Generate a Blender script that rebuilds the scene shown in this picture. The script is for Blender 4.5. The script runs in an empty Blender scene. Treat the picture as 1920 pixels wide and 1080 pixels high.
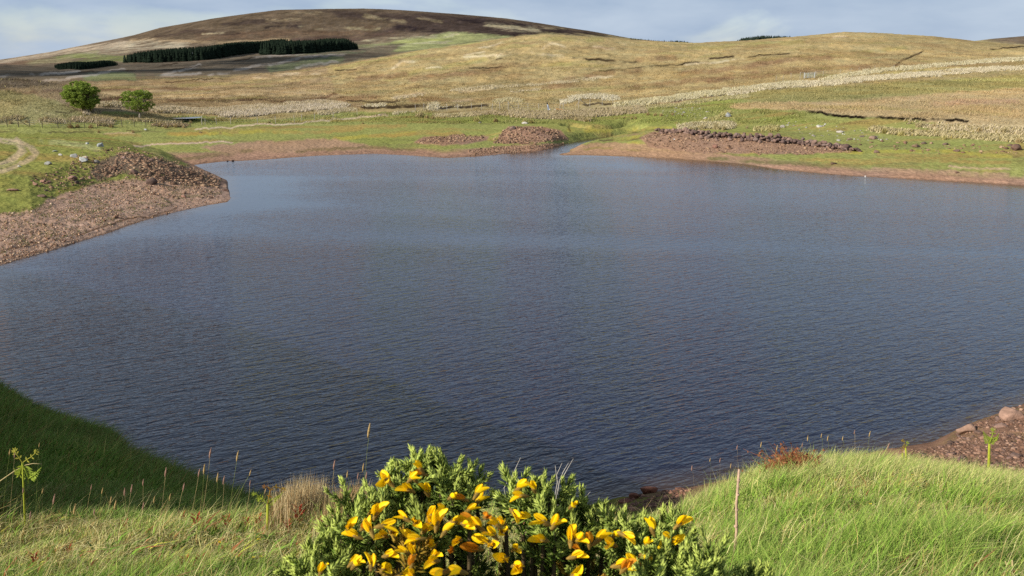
import bpy, math, random
import numpy as np
R = math.radians
SC = bpy.context.scene
COL = SC.collection
rng = np.random.default_rng(7)
random.seed(7)

# ------------------------------------------------------------------ camera model
F = 1663.0
H = 14.0
PITCH = R(14.66)
CP, SP = math.cos(PITCH), math.sin(PITCH)
SUN_EL = R(27.0)
SUN_AZ = np.array([-0.88, -0.475]); SUN_AZ /= np.linalg.norm(SUN_AZ)
SUN = np.array([SUN_AZ[0]*math.cos(SUN_EL), SUN_AZ[1]*math.cos(SUN_EL), math.sin(SUN_EL)])
KALB = 1.42


def ray(u, v):
    x = (np.asarray(u, float)-960)/F
    y = (540-np.asarray(v, float))/F
    return x, CP + y*SP, -SP + y*CP


def project(X, Y, Z):
    dz = Z-H
    f = Y*CP - dz*SP
    up = Y*SP + dz*CP
    f = np.where(f < 0.05, 0.05, f)
    return 960+F*X/f, 540-F*up/f


def srgb(r, g, b):
    c = np.array([r, g, b], float)/255
    return np.where(c <= .04045, c/12.92, ((c+.055)/1.055)**2.4)


def alb(r, g, b):
    return np.clip(srgb(r, g, b)/KALB, 0, .82)


# ------------------------------------------------------------------ noise
def _h(ix, iy, seed):
    n = (ix.astype(np.int64)*374761393 + iy.astype(np.int64)*668265263 + seed*1442695041) & 0xffffffff
    n = ((n ^ (n >> 13))*1274126177) & 0xffffffff
    n = (n ^ (n >> 16)) & 0xffffffff
    return n/4294967295.0


def vnoise(x, y, seed=0):
    ix, iy = np.floor(x), np.floor(y)
    fx, fy = x-ix, y-iy
    fx = fx*fx*(3-2*fx); fy = fy*fy*(3-2*fy)
    ix = ix.astype(np.int64); iy = iy.astype(np.int64)
    a, b = _h(ix, iy, seed), _h(ix+1, iy, seed)
    c, d = _h(ix, iy+1, seed), _h(ix+1, iy+1, seed)
    return (a*(1-fx)+b*fx)*(1-fy)+(c*(1-fx)+d*fx)*fy


def fbm(x, y, octv=4, seed=0, gain=.5):
    s = 0; a = 1; t = 0
    for o in range(octv):
        s = s + a*(vnoise(x, y, seed+o*17)-.5)*2
        t += a; a *= gain
        x = x*2.03+13.1; y = y*2.03-7.7
    return s/t


def sstep(a, b, x):
    t = np.clip((x-a)/(b-a), 0, 1)
    return t*t*(3-2*t)


# ------------------------------------------------------------------ curve-built terrain
def mk_curve(pts, mode):
    """pts of (u, v, val): a line of ground points seen at (u, v); val is its height (mode z) or distance (mode Y)."""
    A, Yk, Zk = [], [], []
    for u, v, val in pts:
        x, y, z = ray(u, v)
        t = (val-H)/z if mode == 'z' else val/y
        A.append(x/y); Yk.append(t*y); Zk.append(H+t*z)
    o = np.argsort(A)
    return np.array(A)[o], np.array(Yk)[o], np.array(Zk)[o]


def flat_curve(Yv, zv):
    return np.array([-3., 3.]), np.array([Yv, Yv], float), np.array([zv, zv], float)


def eval_layer(curves, X, Y):
    a = X/Y
    Ks = [(np.interp(a, c[0], c[1]), np.interp(a, c[0], c[2])) for c in curves]
    Yk = np.stack([k[0] for k in Ks]); Zk = np.stack([k[1] for k in Ks])
    for i in range(1, len(Yk)):
        Yk[i] = np.maximum(Yk[i], Yk[i-1]+.05)
    n = len(Yk)
    d = np.diff(Zk, axis=0)/np.diff(Yk, axis=0)
    m = np.empty_like(Zk)
    m[0] = d[0]; m[-1] = d[-1]
    for i in range(1, n-1):
        same = d[i-1]*d[i] > 0
        m[i] = np.where(same, 2*d[i-1]*d[i]/np.where(same, d[i-1]+d[i], 1), 0)
    out = np.where(Y <= Yk[0], Zk[0], Zk[-1])
    for i in range(n-1):
        h = Yk[i+1]-Yk[i]
        t = np.clip((Y-Yk[i])/h, 0, 1)
        val = ((2*t**3-3*t**2+1)*Zk[i] + (t**3-2*t**2+t)*h*m[i] + (-2*t**3+3*t**2)*Zk[i+1] + (t**3-t**2)*h*m[i+1])
        out = np.where((Y > Yk[i]) & (Y <= Yk[i+1]), val, out)
    return out


def seg_dist(px, py, pts):
    best = np.full(np.shape(px), 1e9)
    for (x0, y0), (x1, y1) in zip(pts[:-1], pts[1:]):
        dx, dy = x1-x0, y1-y0
        L = dx*dx+dy*dy+1e-9
        t = np.clip(((px-x0)*dx+(py-y0)*dy)/L, 0, 1)
        best = np.minimum(best, np.hypot(px-x0-t*dx, py-y0-t*dy))
    return best


def inside(px, py, pts):
    c = np.zeros(np.shape(px), bool)
    n = len(pts)
    for i in range(n):
        x0, y0 = pts[i]; x1, y1 = pts[(i+1) % n]
        if y0 == y1: continue
        cond = ((y0 > py) != (y1 > py)) & (px < (x1-x0)*(py-y0)/(y1-y0)+x0)
        c ^= cond
    return c


def wpt(u, v, z=0.):
    x, y, dz = ray(u, v)
    t = (z-H)/dz
    return (float(t*x), float(t*y))


# far shore and hills: each curve is one line of real ground, from the shore to the skyline
SHORE = [(-900, 300, 0), (0, 302, 0), (365, 310, 0), (420, 303, 0), (500, 299, 0), (600, 292, 0), (700, 288, 0), (760, 291, 0), (840, 296, 0), (900, 293, 0),
         (950, 288, 0), (1000, 286, 0), (1030, 290, 0), (1045, 291, 0), (1100, 291, 0), (1190, 293, 0), (1300, 300, 0), (1400, 308, 0), (1470, 319, 0), (1600, 330, 0), (1750, 338, 0), (1920, 348, 0), (2600, 392, 0)]
c_shore = mk_curve(SHORE, 'z')
c_bed = (c_shore[0], c_shore[1]-22, c_shore[2]-2.2)
FAR = [flat_curve(40, -2.4), c_bed, c_shore,
       mk_curve([(-900, 272, .9), (400, 270, .9), (650, 266, .9), (1000, 268, .7), (1150, 262, .45), (1250, 262, 1.0), (1450, 288, 1.1), (1650, 300, 1.2), (1920, 315, 1.3), (2600, 350, 1.3)], 'z'),
       mk_curve([(-900, 245, 1.5), (400, 242, 1.5), (700, 238, 1.6), (1000, 240, 1.6), (1150, 246, .9), (1260, 238, 2.0), (1400, 240, 2.6), (1600, 255, 2.6), (1920, 268, 2.8), (2600, 290, 2.8)], 'z'),
       mk_curve([(-900, 220, 2.3), (300, 217, 2.0), (700, 208, 2.4), (1000, 208, 2.5), (1150, 207, 2.6), (1300, 200, 4.0), (1500, 203, 5.0), (1700, 215, 5.0), (1920, 218, 5.2), (2600, 230, 5.2)], 'z'),
       mk_curve([(-900, 190, 255), (0, 190, 255), (300, 190, 255), (640, 188, 250), (1000, 184, 255), (1200, 182, 245), (1500, 155, 262), (1700, 150, 255), (1920, 150, 250), (2600, 160, 250)], 'Y'),
       mk_curve([(-900, 178, 350), (0, 176, 350), (300, 172, 350), (640, 158, 350), (1000, 135, 360), (1200, 125, 370), (1500, 105, 380), (1920, 110, 370), (2600, 130, 370)], 'Y'),
       mk_curve([(-900, 168, 440), (0, 164, 440), (100, 158, 440), (200, 153, 440), (320, 151, 445), (420, 147, 455), (500, 139, 480), (560, 132, 500), (640, 121, 520), (720, 106, 540), (800, 93, 550), (900, 79, 560), (960, 70, 570), (1023, 64, 580), (1100, 69, 580),
                 (1200, 76, 600), (1300, 81, 600), (1400, 77, 600), (1500, 69, 600), (1583, 61, 600), (1650, 63, 600), (1750, 69, 600), (1840, 79, 600), (1920, 86, 600), (2100, 100, 600), (2600, 130, 600)], 'Y'),
       mk_curve([(-900, 160, 620), (0, 152, 620), (200, 143, 620), (320, 141, 640), (420, 138, 660), (500, 136, 700), (640, 128, 720), (800, 118, 760), (1023, 92, 780), (1583, 90, 800), (2600, 150, 800)], 'Y'),
       mk_curve([(-900, 140, 1150), (0, 122, 1150), (110, 128, 1150), (200, 121, 1200), (400, 108, 1240), (500, 103, 1250), (650, 96, 1300), (800, 95, 1400), (1200, 100, 1500), (1583, 112, 1500), (2600, 160, 1500)], 'Y'),
       mk_curve([(-900, 133, 1700), (0, 118, 1700), (200, 96, 1750), (400, 80, 1800), (650, 79, 1900), (800, 72, 1900), (960, 66, 1900), (1200, 84, 1900), (1583, 100, 1900), (2600, 150, 1900)], 'Y'),
       mk_curve([(-900, 150, 2700), (-300, 130, 2700), (0, 112, 2700), (100, 97, 2700), (200, 77, 2700), (250, 67, 2700), (300, 53, 2700), (400, 36, 2700), (470, 26, 2700), (520, 20, 2700), (600, 18, 2700), (680, 17, 2700), (750, 20, 2700), (850, 27, 2700),
                 (950, 36, 2700), (1020, 46, 2700), (1090, 57, 2700), (1180, 73, 2700), (1300, 88, 2700), (1500, 95, 2700), (1700, 95, 2700), (1790, 82, 2700), (1860, 73, 2700), (1920, 68, 2700), (2600, 40, 2700)], 'Y'),
       mk_curve([(-900, 175, 3600), (0, 125, 3600), (600, 40, 3600), (1180, 90, 3600), (1920, 85, 3600), (2600, 70, 3600)], 'Y')]

# the spit on the left shore
PEN = [mk_curve([(-900, 860, -2.4), (0, 640, -2.4), (200, 540, -2.4), (330, 490, -2.4), (430, 440, -2.4), (470, 425, -2.4), (500, 420, -2.4)], 'z'),
       mk_curve([(-900, 740, -1.2), (0, 535, -.8), (200, 461, -.7), (330, 422, -.6), (430, 395, -.6), (470, 380, -2.2), (500, 370, -2.4)], 'z'),
       mk_curve([(-900, 690, 0), (0, 498, 0), (100, 469, 0), (200, 438, 0), (300, 404, 0), (380, 387, 0), (425, 379, 0), (434, 372, 0), (445, 366, -1.0), (470, 364, -2.2), (500, 360, -2.4)], 'z'),
       mk_curve([(-900, 560, 1.4), (0, 440, .9), (100, 425, .75), (200, 405, .6), (300, 387, .42), (380, 373, .26), (430, 361, .04), (445, 356, -.8), (470, 356, -2.2)], 'z'),
       mk_curve([(-900, 480, 2.2), (0, 392, 1.5), (60, 388, 1.5), (120, 364, 1.6), (200, 345, 1.6), (300, 335, 1.5), (380, 343, .7), (425, 351, .12), (445, 348, -.8), (470, 350, -2.2)], 'z'),
       mk_curve([(-900, 360, 3.6), (0, 320, 3.2), (100, 305, 3.2), (200, 292, 3.1), (260, 296, 3.0), (320, 313, 2.2), (380, 331, .9), (425, 342, .10), (445, 343, -.8), (470, 346, -2.2)], 'z'),
       mk_curve([(-900, 290, 4.2), (0, 268, 3.6), (100, 267, 3.3), (190, 277, 3.1), (240, 284, 2.8), (300, 300, 2.2), (360, 319, .9), (410, 331, .05), (430, 335, -.5), (470, 343, -2.2)], 'z'),
       mk_curve([(-900, 275, 1.4), (0, 256, 1.4), (100, 256, 1.3), (190, 258, 1.2), (240, 264, 1.0), (300, 278, .4), (350, 297, -.3), (410, 318, -1.6), (470, 338, -2.2)], 'z'),
       mk_curve([(-900, 255, -2), (0, 243, -2), (190, 246, -2), (300, 262, -2), (470, 325, -2.4)], 'z')]

STREAM = [wpt(985, 291), wpt(1035, 284), wpt(1068, 272), wpt(1100, 264), wpt(1130, 259), wpt(1165, 256), wpt(1185, 254)]
STREAM2 = [wpt(1070, 250), wpt(1110, 252), wpt(1150, 250), wpt(1178, 246)]
MOUNDS = [  # u, v, z, radius along x, radius along y, height
    (850, 264, 1.2, 6, 4, .45), (960, 254, 1.2, 3.2, 4, .5), (995, 250, 1.4, 4.0, 4.5, .85), (1030, 256, 1.2, 3, 4, .35),
    (1250, 262, 1.2, 9, 6, .9), (1330, 268, 1.3, 12, 6, 1.0), (60, 205, 4.0, 26, 24, 4.2), (-60, 200, 4.0, 24, 24, 4.0), (1180, 185, 4.5, 14, 10, 1.0)]


def z_far(X, Y, detail=True):
    z = eval_layer(FAR, X, Y)
    pen = eval_layer(PEN, X, np.maximum(Y, 1))
    a = X/Y
    pen = np.where(a > .0 , -9, pen)
    land = sstep(-.2, .9, z)
    for u, v, zz, rx, ry, h in MOUNDS:
        cx, cy = wpt(u, v, zz)
        q = ((X-cx)/rx)**2+((Y-cy)/ry)**2
        z = z + h*np.exp(-q**1.4)
    d1 = seg_dist(X, Y, STREAM); d2 = seg_dist(X, Y, STREAM2)
    wv = 1.0+.4*fbm(X/3, Y/3, 2, 5) + 1.6*sstep(145, 128, Y)
    for d, dep in ((d1, .35), (d2+.7, .25)):
        z = np.where(d < 6, z + (-dep*.5-z)*(1-sstep(wv*.7, wv*.7+2.6, d)), z)
    zz = np.maximum(z, pen)
    if detail:
        far = sstep(150, 400, Y)
        hi = sstep(1.0, 4.0, zz)
        n1 = fbm(X/28, Y/40, 4, 1)
        n2 = fbm(X/3.2, Y/5.0, 4, 2)
        zz = zz + land*far*n1*1.5*(1-sstep(400, 560, Y)) + land*far*.55*fbm(X/11, Y/15, 3, 12)*(1-sstep(450, 570, Y)) + land*(.05+.42*hi*sstep(160, 230, Y))*n2
        zz = zz + sstep(600, 900, Y)*fbm(X/90, Y/140, 5, 3)*2.2*(1-sstep(2500, 2690, Y))
        pe = (pen > z) & (pen > -.6)
        zz = zz + np.where(pe, .13*fbm(X/1.6, Y/1.6, 4, 9)*sstep(-.3, .9, pen) + .05*fbm(X/.6, Y/.6, 2, 19)*sstep(-.3, .5, pen), 0)
        zz = zz + np.where(np.abs(z) < .8, .05*fbm(X/6, Y/4, 3, 8), 0)
    return zz


# near bank: from the shore below the camera up to the knoll it stands on
NEAR_SHORE = [(-900, 452, 0), (-300, 560, 0), (-100, 672, 0), (0, 722, 0), (60, 760, 0), (130, 775, 0), (205, 806, 0), (235, 845, 0), (300, 872, 0), (400, 918, 0), (480, 948, 0), (700, 972, 0), (950, 958, 0), (1100, 948, 0),
              (1200, 930, 0), (1290, 915, 0), (1400, 890, 0), (1560, 862, 0), (1650, 845, 0), (1750, 828, 0), (1800, 803, 0), (1920, 757, 0), (2300, 610, 0), (2900, 480, 0)]
n_shore = mk_curve(NEAR_SHORE, 'z')
CREST = [(-900, 985, 5.6), (-300, 978, 5.8), (0, 985, 6.0), (150, 985, 6.1), (300, 978, 6.2), (420, 968, 6.4), (560, 958, 6.6), (700, 958, 6.6), (950, 975, 6.4), (1100, 998, 6.6), (1200, 992, 6.8), (1290, 964, 7.3),
         (1400, 908, 8.0), (1500, 878, 8.6), (1600, 874, 9.0), (1700, 882, 9.0), (1800, 895, 8.8), (1920, 915, 8.4), (2300, 960, 7.6), (2900, 1000, 7)]
n_crest = mk_curve(CREST, 'Y')
SLOPE = [(-900, 860, 14), (-300, 860, 14), (0, 862, 14), (150, 868, 13.5), (300, 915, 13), (420, 956, 12), (560, 985, 11), (700, 1000, 11), (950, 1000, 11), (1100, 995, 11.5), (1290, 955, 14), (1400, 925, 16), (1600, 895, 19), (1750, 893, 20.5), (1920, 900, 20), (2300, 880, 20), (2900, 850, 20)]
n_slope = mk_curve(SLOPE, 'Y')
n_bed = (n_shore[0], n_shore[1]+4.5, n_shore[2]-2.0)
n_bed2 = (n_shore[0], n_shore[1]+16, n_shore[2]-3.2)
NEAR = [flat_curve(.4, 12.35),
        mk_curve([(-900, 1500, 1.4), (960, 1500, 1.4), (2900, 1500, 1.4)], 'Y'),
        mk_curve([(-900, 1150, 3.2), (0, 1130, 3.2), (400, 1120, 3.2), (960, 1130, 3.2), (1300, 1110, 3.2), (1600, 1090, 3.2), (1920, 1100, 3.2), (2900, 1150, 3.2)], 'Y'),
        n_crest, n_slope, n_shore, n_bed, n_bed2]


def z_near(X, Y, detail=True):
    Ye = np.maximum(Y, .8)
    Xe = X
    z = eval_layer(NEAR, Xe, Ye)
    z = np.where(Y < .8, 12.38, z)
    # left of the knoll the bank is a steep face above the shore
    sx_, sy_ = n_shore[0]*n_shore[1], n_shore[1]
    aa = X/Ye
    wl = 1-sstep(-.34, -.24, aa)
    wl = np.where(Y < .8, 0, wl)
    m = wl > 0
    if np.any(m):
        pl = [(float(p_), float(q_)) for p_, q_ in zip(sx_, sy_) if p_/q_ < .1]
        d = seg_dist(X[m], Y[m], pl)
        ws = np.interp(aa[m], n_shore[0], n_shore[1])
        d = np.where(Y[m] > ws, -d, d)
        cz = np.interp(aa[m], n_crest[0], n_crest[2]); cy = np.interp(aa[m], n_crest[0], n_crest[1])
        gc, gs = (H-cz)/cy, H/ws*1.03
        t = np.clip((Y[m]-cy)/(ws-cy), 0, 1)
        top = np.where(Y[m] < cy, z[m], H-Y[m]*(gs+(gc-gs)*(1-t)**4))
        face = np.where(d > 0, .87*d, .35*d)
        k = .6
        hh = np.clip(.5+.5*(face-top)/k, 0, 1)
        sm = face*(1-hh)+top*hh-k*hh*(1-hh)
        # rise added out of view at the left so its shadow falls across the face
        side = np.maximum(-X[m]-.625*Y[m], 0)*.848
        sm = sm + 7.5*(1-np.exp(-1.15*side/7.5))*sstep(4.9, 6.6, Y[m])
        z = z.copy(); z[m] = z[m]*(1-wl[m])+sm*wl[m]
    if detail:
        m = sstep(-.1, .8, z)
        z = z + m*(.13*fbm(X/1.1, Y/1.1, 3, 31)*sstep(1, 4, Y) + .30*fbm(X/3, Y/3, 3, 33)*sstep(9, 14, Y)) + .05*fbm(X/.5, Y/.5, 2, 35)*sstep(12, 20, Y)*m
    return z


def hit(u, v, fn=None, y0=20., y1=3400., n=5000):
    """world point of the ground seen at (u, v)"""
    fn = fn or z_far
    x, y, z = ray(u, v)
    Y = np.geomspace(y0, y1, n)
    t = Y/y
    X = t*x; Z = H+t*z
    g = fn(X, Y)
    b = np.nonzero(Z <= g)[0]
    i = b[0] if len(b) else n-1
    if fn is z_far and g[i] < 0: 
        b = b[g[b] > 0]; i = b[0] if len(b) else n-1
    return np.array([X[i], Y[i], g[i]])


def hit_near(u, v):
    return hit(u, v, z_near, 1.5, 60, 3000)


def tag(o, label=None, cat=None, group=None, kind=None):
    if label: o['label'] = label
    if cat: o['category'] = cat
    if group: o['group'] = group
    if kind: o['kind'] = kind
    return o


def np_mesh(name, co, faces_flat, loop_tot, mat=None, cols=None, parent=None, smooth=False, extra=None):
    """one mesh object from arrays; cols is an RGB per vertex"""
    me = bpy.data.meshes.new(name)
    co = np.ascontiguousarray(co, np.float32)
    me.vertices.add(len(co)); me.vertices.foreach_set('co', co.ravel())
    faces_flat = np.ascontiguousarray(faces_flat, np.int32)
    loop_tot = np.ascontiguousarray(loop_tot, np.int32)
    me.loops.add(len(faces_flat)); me.loops.foreach_set('vertex_index', faces_flat)
    st = np.zeros(len(loop_tot), np.int32); st[1:] = np.cumsum(loop_tot)[:-1]
    me.polygons.add(len(loop_tot)); me.polygons.foreach_set('loop_start', st)
    if smooth: me.polygons.foreach_set('use_smooth', np.ones(len(loop_tot), bool))
    me.update(calc_edges=True)
    if cols is not None:
        a = me.color_attributes.new('Col', 'FLOAT_COLOR', 'POINT')
        c4 = np.ones((len(co), 4), np.float32); c4[:, :3] = cols
        a.data.foreach_set('color', c4.ravel())
    if extra:
        for k, arr in extra.items():
            at = me.attributes.new(k, 'FLOAT', 'POINT'); at.data.foreach_set('value', np.ascontiguousarray(arr, np.float32))
    if mat: me.materials.append(mat)
    o = bpy.data.objects.new(name, me); COL.objects.link(o)
    if parent: o.parent = parent
    return o


def grid_faces(nr, nc):
    i = np.arange(nr-1)[:, None]*nc+np.arange(nc-1)[None, :]
    q = np.stack([i, i+1, i+nc+1, i+nc], -1).reshape(-1, 4)
    return q.ravel(), np.full(len(q), 4)


# ------------------------------------------------------------------ materials
def new_mat(name):
    m = bpy.data.materials.new(name); m.use_nodes = True
    nt = m.node_tree
    for n in list(nt.nodes):
        if n.type != 'OUTPUT_MATERIAL': nt.nodes.remove(n)
    return m, nt, nt.nodes, nt.links, [n for n in nt.nodes if n.type == 'OUTPUT_MATERIAL'][0]


def mat_attr(name, rough=.95, var=.25, scale=3., bump=0., bscale=8., transl=0., spec=.0):
    m, nt, N, L, out = new_mat(name)
    at = N.new('ShaderNodeAttribute'); at.attribute_name = 'Col'
    tc = N.new('ShaderNodeNewGeometry')
    no = N.new('ShaderNodeTexNoise'); no.inputs['Scale'].default_value = scale; no.inputs['Detail'].default_value = 6
    no.inputs['Roughness'].default_value = .65
    L.new(tc.outputs['Position'], no.inputs['Vector'])
    mr = N.new('ShaderNodeMapRange'); mr.inputs['From Min'].default_value = .25; mr.inputs['From Max'].default_value = .75
    mr.inputs['To Min'].default_value = 1-var; mr.inputs['To Max'].default_value = 1+var
    L.new(no.outputs['Fac'], mr.inputs['Value'])
    mx = N.new('ShaderNodeVectorMath'); mx.operation = 'SCALE'
    L.new(at.outputs['Color'], mx.inputs[0]); L.new(mr.outputs['Result'], mx.inputs['Scale'])
    p = N.new('ShaderNodeBsdfPrincipled'); p.inputs['Roughness'].default_value = rough
    p.inputs['Specular IOR Level'].default_value = spec
    L.new(mx.outputs['Vector'], p.inputs['Base Color'])
    if bump:
        n2 = N.new('ShaderNodeTexNoise'); n2.inputs['Scale'].default_value = bscale; n2.inputs['Detail'].default_value = 5
        L.new(tc.outputs['Position'], n2.inputs['Vector'])
        b = N.new('ShaderNodeBump'); b.inputs['Strength'].default_value = 1; b.inputs['Distance'].default_value = bump
        L.new(n2.outputs['Fac'], b.inputs['Height']); L.new(b.outputs['Normal'], p.inputs['Normal'])
    last = p.outputs['BSDF']
    if transl:
        t = N.new('ShaderNodeBsdfTranslucent'); L.new(mx.outputs['Vector'], t.inputs['Color'])
        ms = N.new('ShaderNodeMixShader'); ms.inputs['Fac'].default_value = transl
        L.new(last, ms.inputs[1]); L.new(t.outputs['BSDF'], ms.inputs[2]); last = ms.outputs['Shader']
    L.new(last, out.inputs['Surface'])
    return m


def mat_plain(name, rgb, rough=.8, var=.2, scale=6., bump=0., bscale=20., transl=0., spec=.2):
    m, nt, N, L, out = new_mat(name)
    g = N.new('ShaderNodeTexCoord')
    no = N.new('ShaderNodeTexNoise'); no.inputs['Scale'].default_value = scale; no.inputs['Detail'].default_value = 5
    L.new(g.outputs['Object'], no.inputs['Vector'])
    cr = N.new('ShaderNodeValToRGB')
    cr.color_ramp.elements[0].position = .3; cr.color_ramp.elements[1].position = .7
    cr.color_ramp.elements[0].color = (*[float(c)*(1-var) for c in rgb], 1); cr.color_ramp.elements[1].color = (*[min(1, float(c)*(1+var)) for c in rgb], 1)
    L.new(no.outputs['Fac'], cr.inputs['Fac'])
    p = N.new('ShaderNodeBsdfPrincipled'); p.inputs['Roughness'].default_value = rough
    p.inputs['Specular IOR Level'].default_value = spec
    L.new(cr.outputs['Color'], p.inputs['Base Color'])
    if bump:
        n2 = N.new('ShaderNodeTexNoise'); n2.inputs['Scale'].default_value = bscale; n2.inputs['Detail'].default_value = 5
        L.new(g.outputs['Object'], n2.inputs['Vector'])
        b = N.new('ShaderNodeBump'); b.inputs['Distance'].default_value = bump
        L.new(n2.outputs['Fac'], b.inputs['Height']); L.new(b.outputs['Normal'], p.inputs['Normal'])
    last = p.outputs['BSDF']
    if transl:
        t = N.new('ShaderNodeBsdfTranslucent'); L.new(cr.outputs['Color'], t.inputs['Color'])
        ms = N.new('ShaderNodeMixShader'); ms.inputs['Fac'].default_value = transl
        L.new(last, ms.inputs[1]); L.new(t.outputs['BSDF'], ms.inputs[2]); last = ms.outputs['Shader']
    L.new(last, out.inputs['Surface'])
    return m


# ------------------------------------------------------------------ camera, sun, sky
cam = bpy.data.cameras.new('camera'); cam_o = bpy.data.objects.new('camera', cam); COL.objects.link(cam_o)
cam.sensor_width = 36; cam.lens = 36*F/1920
cam_o.location = (0, 0, H); cam_o.rotation_euler = (R(90)-PITCH, 0, 0)
cam.clip_start = .02; cam.clip_end = 9000
cam.dof.use_dof = True; cam.dof.focus_distance = 18; cam.dof.aperture_fstop = 34
SC.camera = cam_o
sun = bpy.data.lights.new('sun', 'SUN'); sun.energy = 4.9; sun.angle = R(.53); sun.color = (1, .955, .88)
sun_o = bpy.data.objects.new('sun', sun); COL.objects.link(sun_o)
from mathutils import Vector, Matrix
sun_o.rotation_euler = Vector((-SUN[0], -SUN[1], -SUN[2])).to_track_quat('-Z', 'Y').to_euler()
sun_o.location = (-60, -30, 60)
SC.cycles.use_denoising = False
SC.view_settings.view_transform = 'Standard'; SC.view_settings.look = 'None'
SC.view_settings.exposure = .62; SC.view_settings.gamma = 1

W = bpy.data.worlds.new('World'); SC.world = W; W.use_nodes = True
N = W.node_tree.nodes; L = W.node_tree.links
for n in list(N): N.remove(n)
wo = N.new('ShaderNodeOutputWorld'); bg = N.new('ShaderNodeBackground'); bg.inputs['Strength'].default_value = .1
sky = N.new('ShaderNodeTexSky'); sky.sky_type = 'NISHITA'; sky.sun_disc = False
sky.sun_elevation = SUN_EL; sky.sun_rotation = math.atan2(SUN_AZ[0], SUN_AZ[1])
sky.air_density = 1.0; sky.dust_density = .25; sky.ozone_density = 1.4
tc = N.new('ShaderNodeTexCoord')
mp = N.new('ShaderNodeMapping'); mp.inputs['Scale'].default_value = (1.0, 1.0, 3.6); mp.inputs['Location'].default_value = (.35, .2, .12)
mp.inputs['Rotation'].default_value = (0, R(-4), 0)
L.new(tc.outputs['Generated'], mp.inputs['Vector'])
c1 = N.new('ShaderNodeTexNoise'); c1.inputs['Scale'].default_value = 3.2; c1.inputs['Detail'].default_value = 7; c1.inputs['Roughness'].default_value = .52; c1.inputs['Distortion'].default_value = .5
L.new(mp.outputs['Vector'], c1.inputs['Vector'])
c2 = N.new('ShaderNodeTexNoise'); c2.inputs['Scale'].default_value = 9; c2.inputs['Detail'].default_value = 6; c2.inputs['Roughness'].default_value = .5
L.new(mp.outputs['Vector'], c2.inputs['Vector'])
cov = N.new('ShaderNodeMapRange'); cov.inputs['From Min'].default_value = .38; cov.inputs['From Max'].default_value = .52
cov.inputs['To Min'].default_value = .62; cov.inputs['To Max'].default_value = .98; cov.interpolation_type = 'SMOOTHSTEP'
L.new(c1.outputs['Fac'], cov.inputs['Value'])
cc = N.new('ShaderNodeValToRGB')
cc.color_ramp.elements[0].position = .33; cc.color_ramp.elements[0].color = (2.42, 3.10, 4.15, 1)
cc.color_ramp.elements[1].position = .70; cc.color_ramp.elements[1].color = (3.25, 3.88, 4.75, 1)
L.new(c2.outputs['Fac'], cc.inputs['Fac'])
# overcast thins and darkens with height above the horizon
sx = N.new('ShaderNodeSeparateXYZ'); L.new(tc.outputs['Generated'], sx.inputs[0])
hr = N.new('ShaderNodeMapRange'); hr.inputs['From Min'].default_value = .22; hr.inputs['From Max'].default_value = .8
hr.inputs['To Min'].default_value = 1.0; hr.inputs['To Max'].default_value = .5
L.new(sx.outputs['Z'], hr.inputs['Value'])
vs = N.new('ShaderNodeVectorMath'); vs.operation = 'SCALE'
hb = N.new('ShaderNodeMapRange'); hb.inputs['From Min'].default_value = .06; hb.inputs['From Max'].default_value = .26
hb.inputs['To Min'].default_value = 1.0; hb.inputs['To Max'].default_value = 1.38; L.new(sx.outputs['Z'], hb.inputs['Value'])
hm = N.new('ShaderNodeMath'); hm.operation = 'MULTIPLY'; L.new(hr.outputs['Result'], hm.inputs[0]); L.new(hb.outputs['Result'], hm.inputs[1])
L.new(cc.outputs['Color'], vs.inputs[0]); L.new(hm.outputs[0], vs.inputs['Scale'])
mxs = N.new('ShaderNodeMix'); mxs.data_type = 'RGBA'
L.new(cov.outputs['Result'], mxs.inputs[0]); L.new(sky.outputs['Color'], mxs.inputs[6]); L.new(vs.outputs['Vector'], mxs.inputs[7])
L.new(mxs.outputs[2], bg.inputs['Color']); L.new(bg.outputs['Background'], wo.inputs['Surface'])
# ------------------------------------------------------------------ ground cover zones
# (kind, colour, alpha, soft, points, width): what grows or lies where, given as lines and patches of the ground
ST = []
def l(c, w, a, *pts, s=.5): ST.append(('l', alb(*c), a, s, pts, w))
def p(c, a, s, *pts): ST.append(('p', alb(*c), a, s, pts, 0))
# far hill
p((102, 86, 64), .9, 5, (225, 72), (300, 50), (400, 32), (520, 14), (700, 10), (900, 25), (1100, 52), (1230, 80), (1000, 70), (880, 60), (760, 62), (640, 80), (560, 80), (400, 78), (330, 76), (250, 78))
p((60, 48, 46), .75, 5, (600, 20), (850, 27), (1000, 45), (1120, 62), (980, 68), (860, 60), (700, 60), (760, 45), (640, 32))
l((112, 84, 64), 14, .7, (380, 68), (600, 62), (680, 55)); l((95, 70, 62), 10, .7, (560, 74), (660, 72), (740, 62))
l((70, 54, 48), 7, .7, (300, 68), (360, 58), (440, 62)); l((62, 50, 46), 8, .7, (420, 44), (500, 40), (560, 50))
l((140, 125, 90), 5, .8, (530, 26), (600, 24)); l((150, 132, 95), 4, .8, (505, 38), (560, 36)); l((140, 125, 88), 8, .8, (690, 30), (750, 40)); l((150, 138, 98), 4, .8, (640, 52), (700, 55))
l((140, 125, 88), 4, .8, (790, 33), (830, 42)); l((175, 162, 120), 9, .85, (915, 46), (960, 52), (1010, 56)); l((150, 135, 98), 4, .8, (1010, 50), (1060, 55)); l((130, 118, 85), 3, .8, (560, 50), (600, 54), (660, 56)); l((165, 150, 110), 3, .8, (385, 63), (420, 60))
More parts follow.
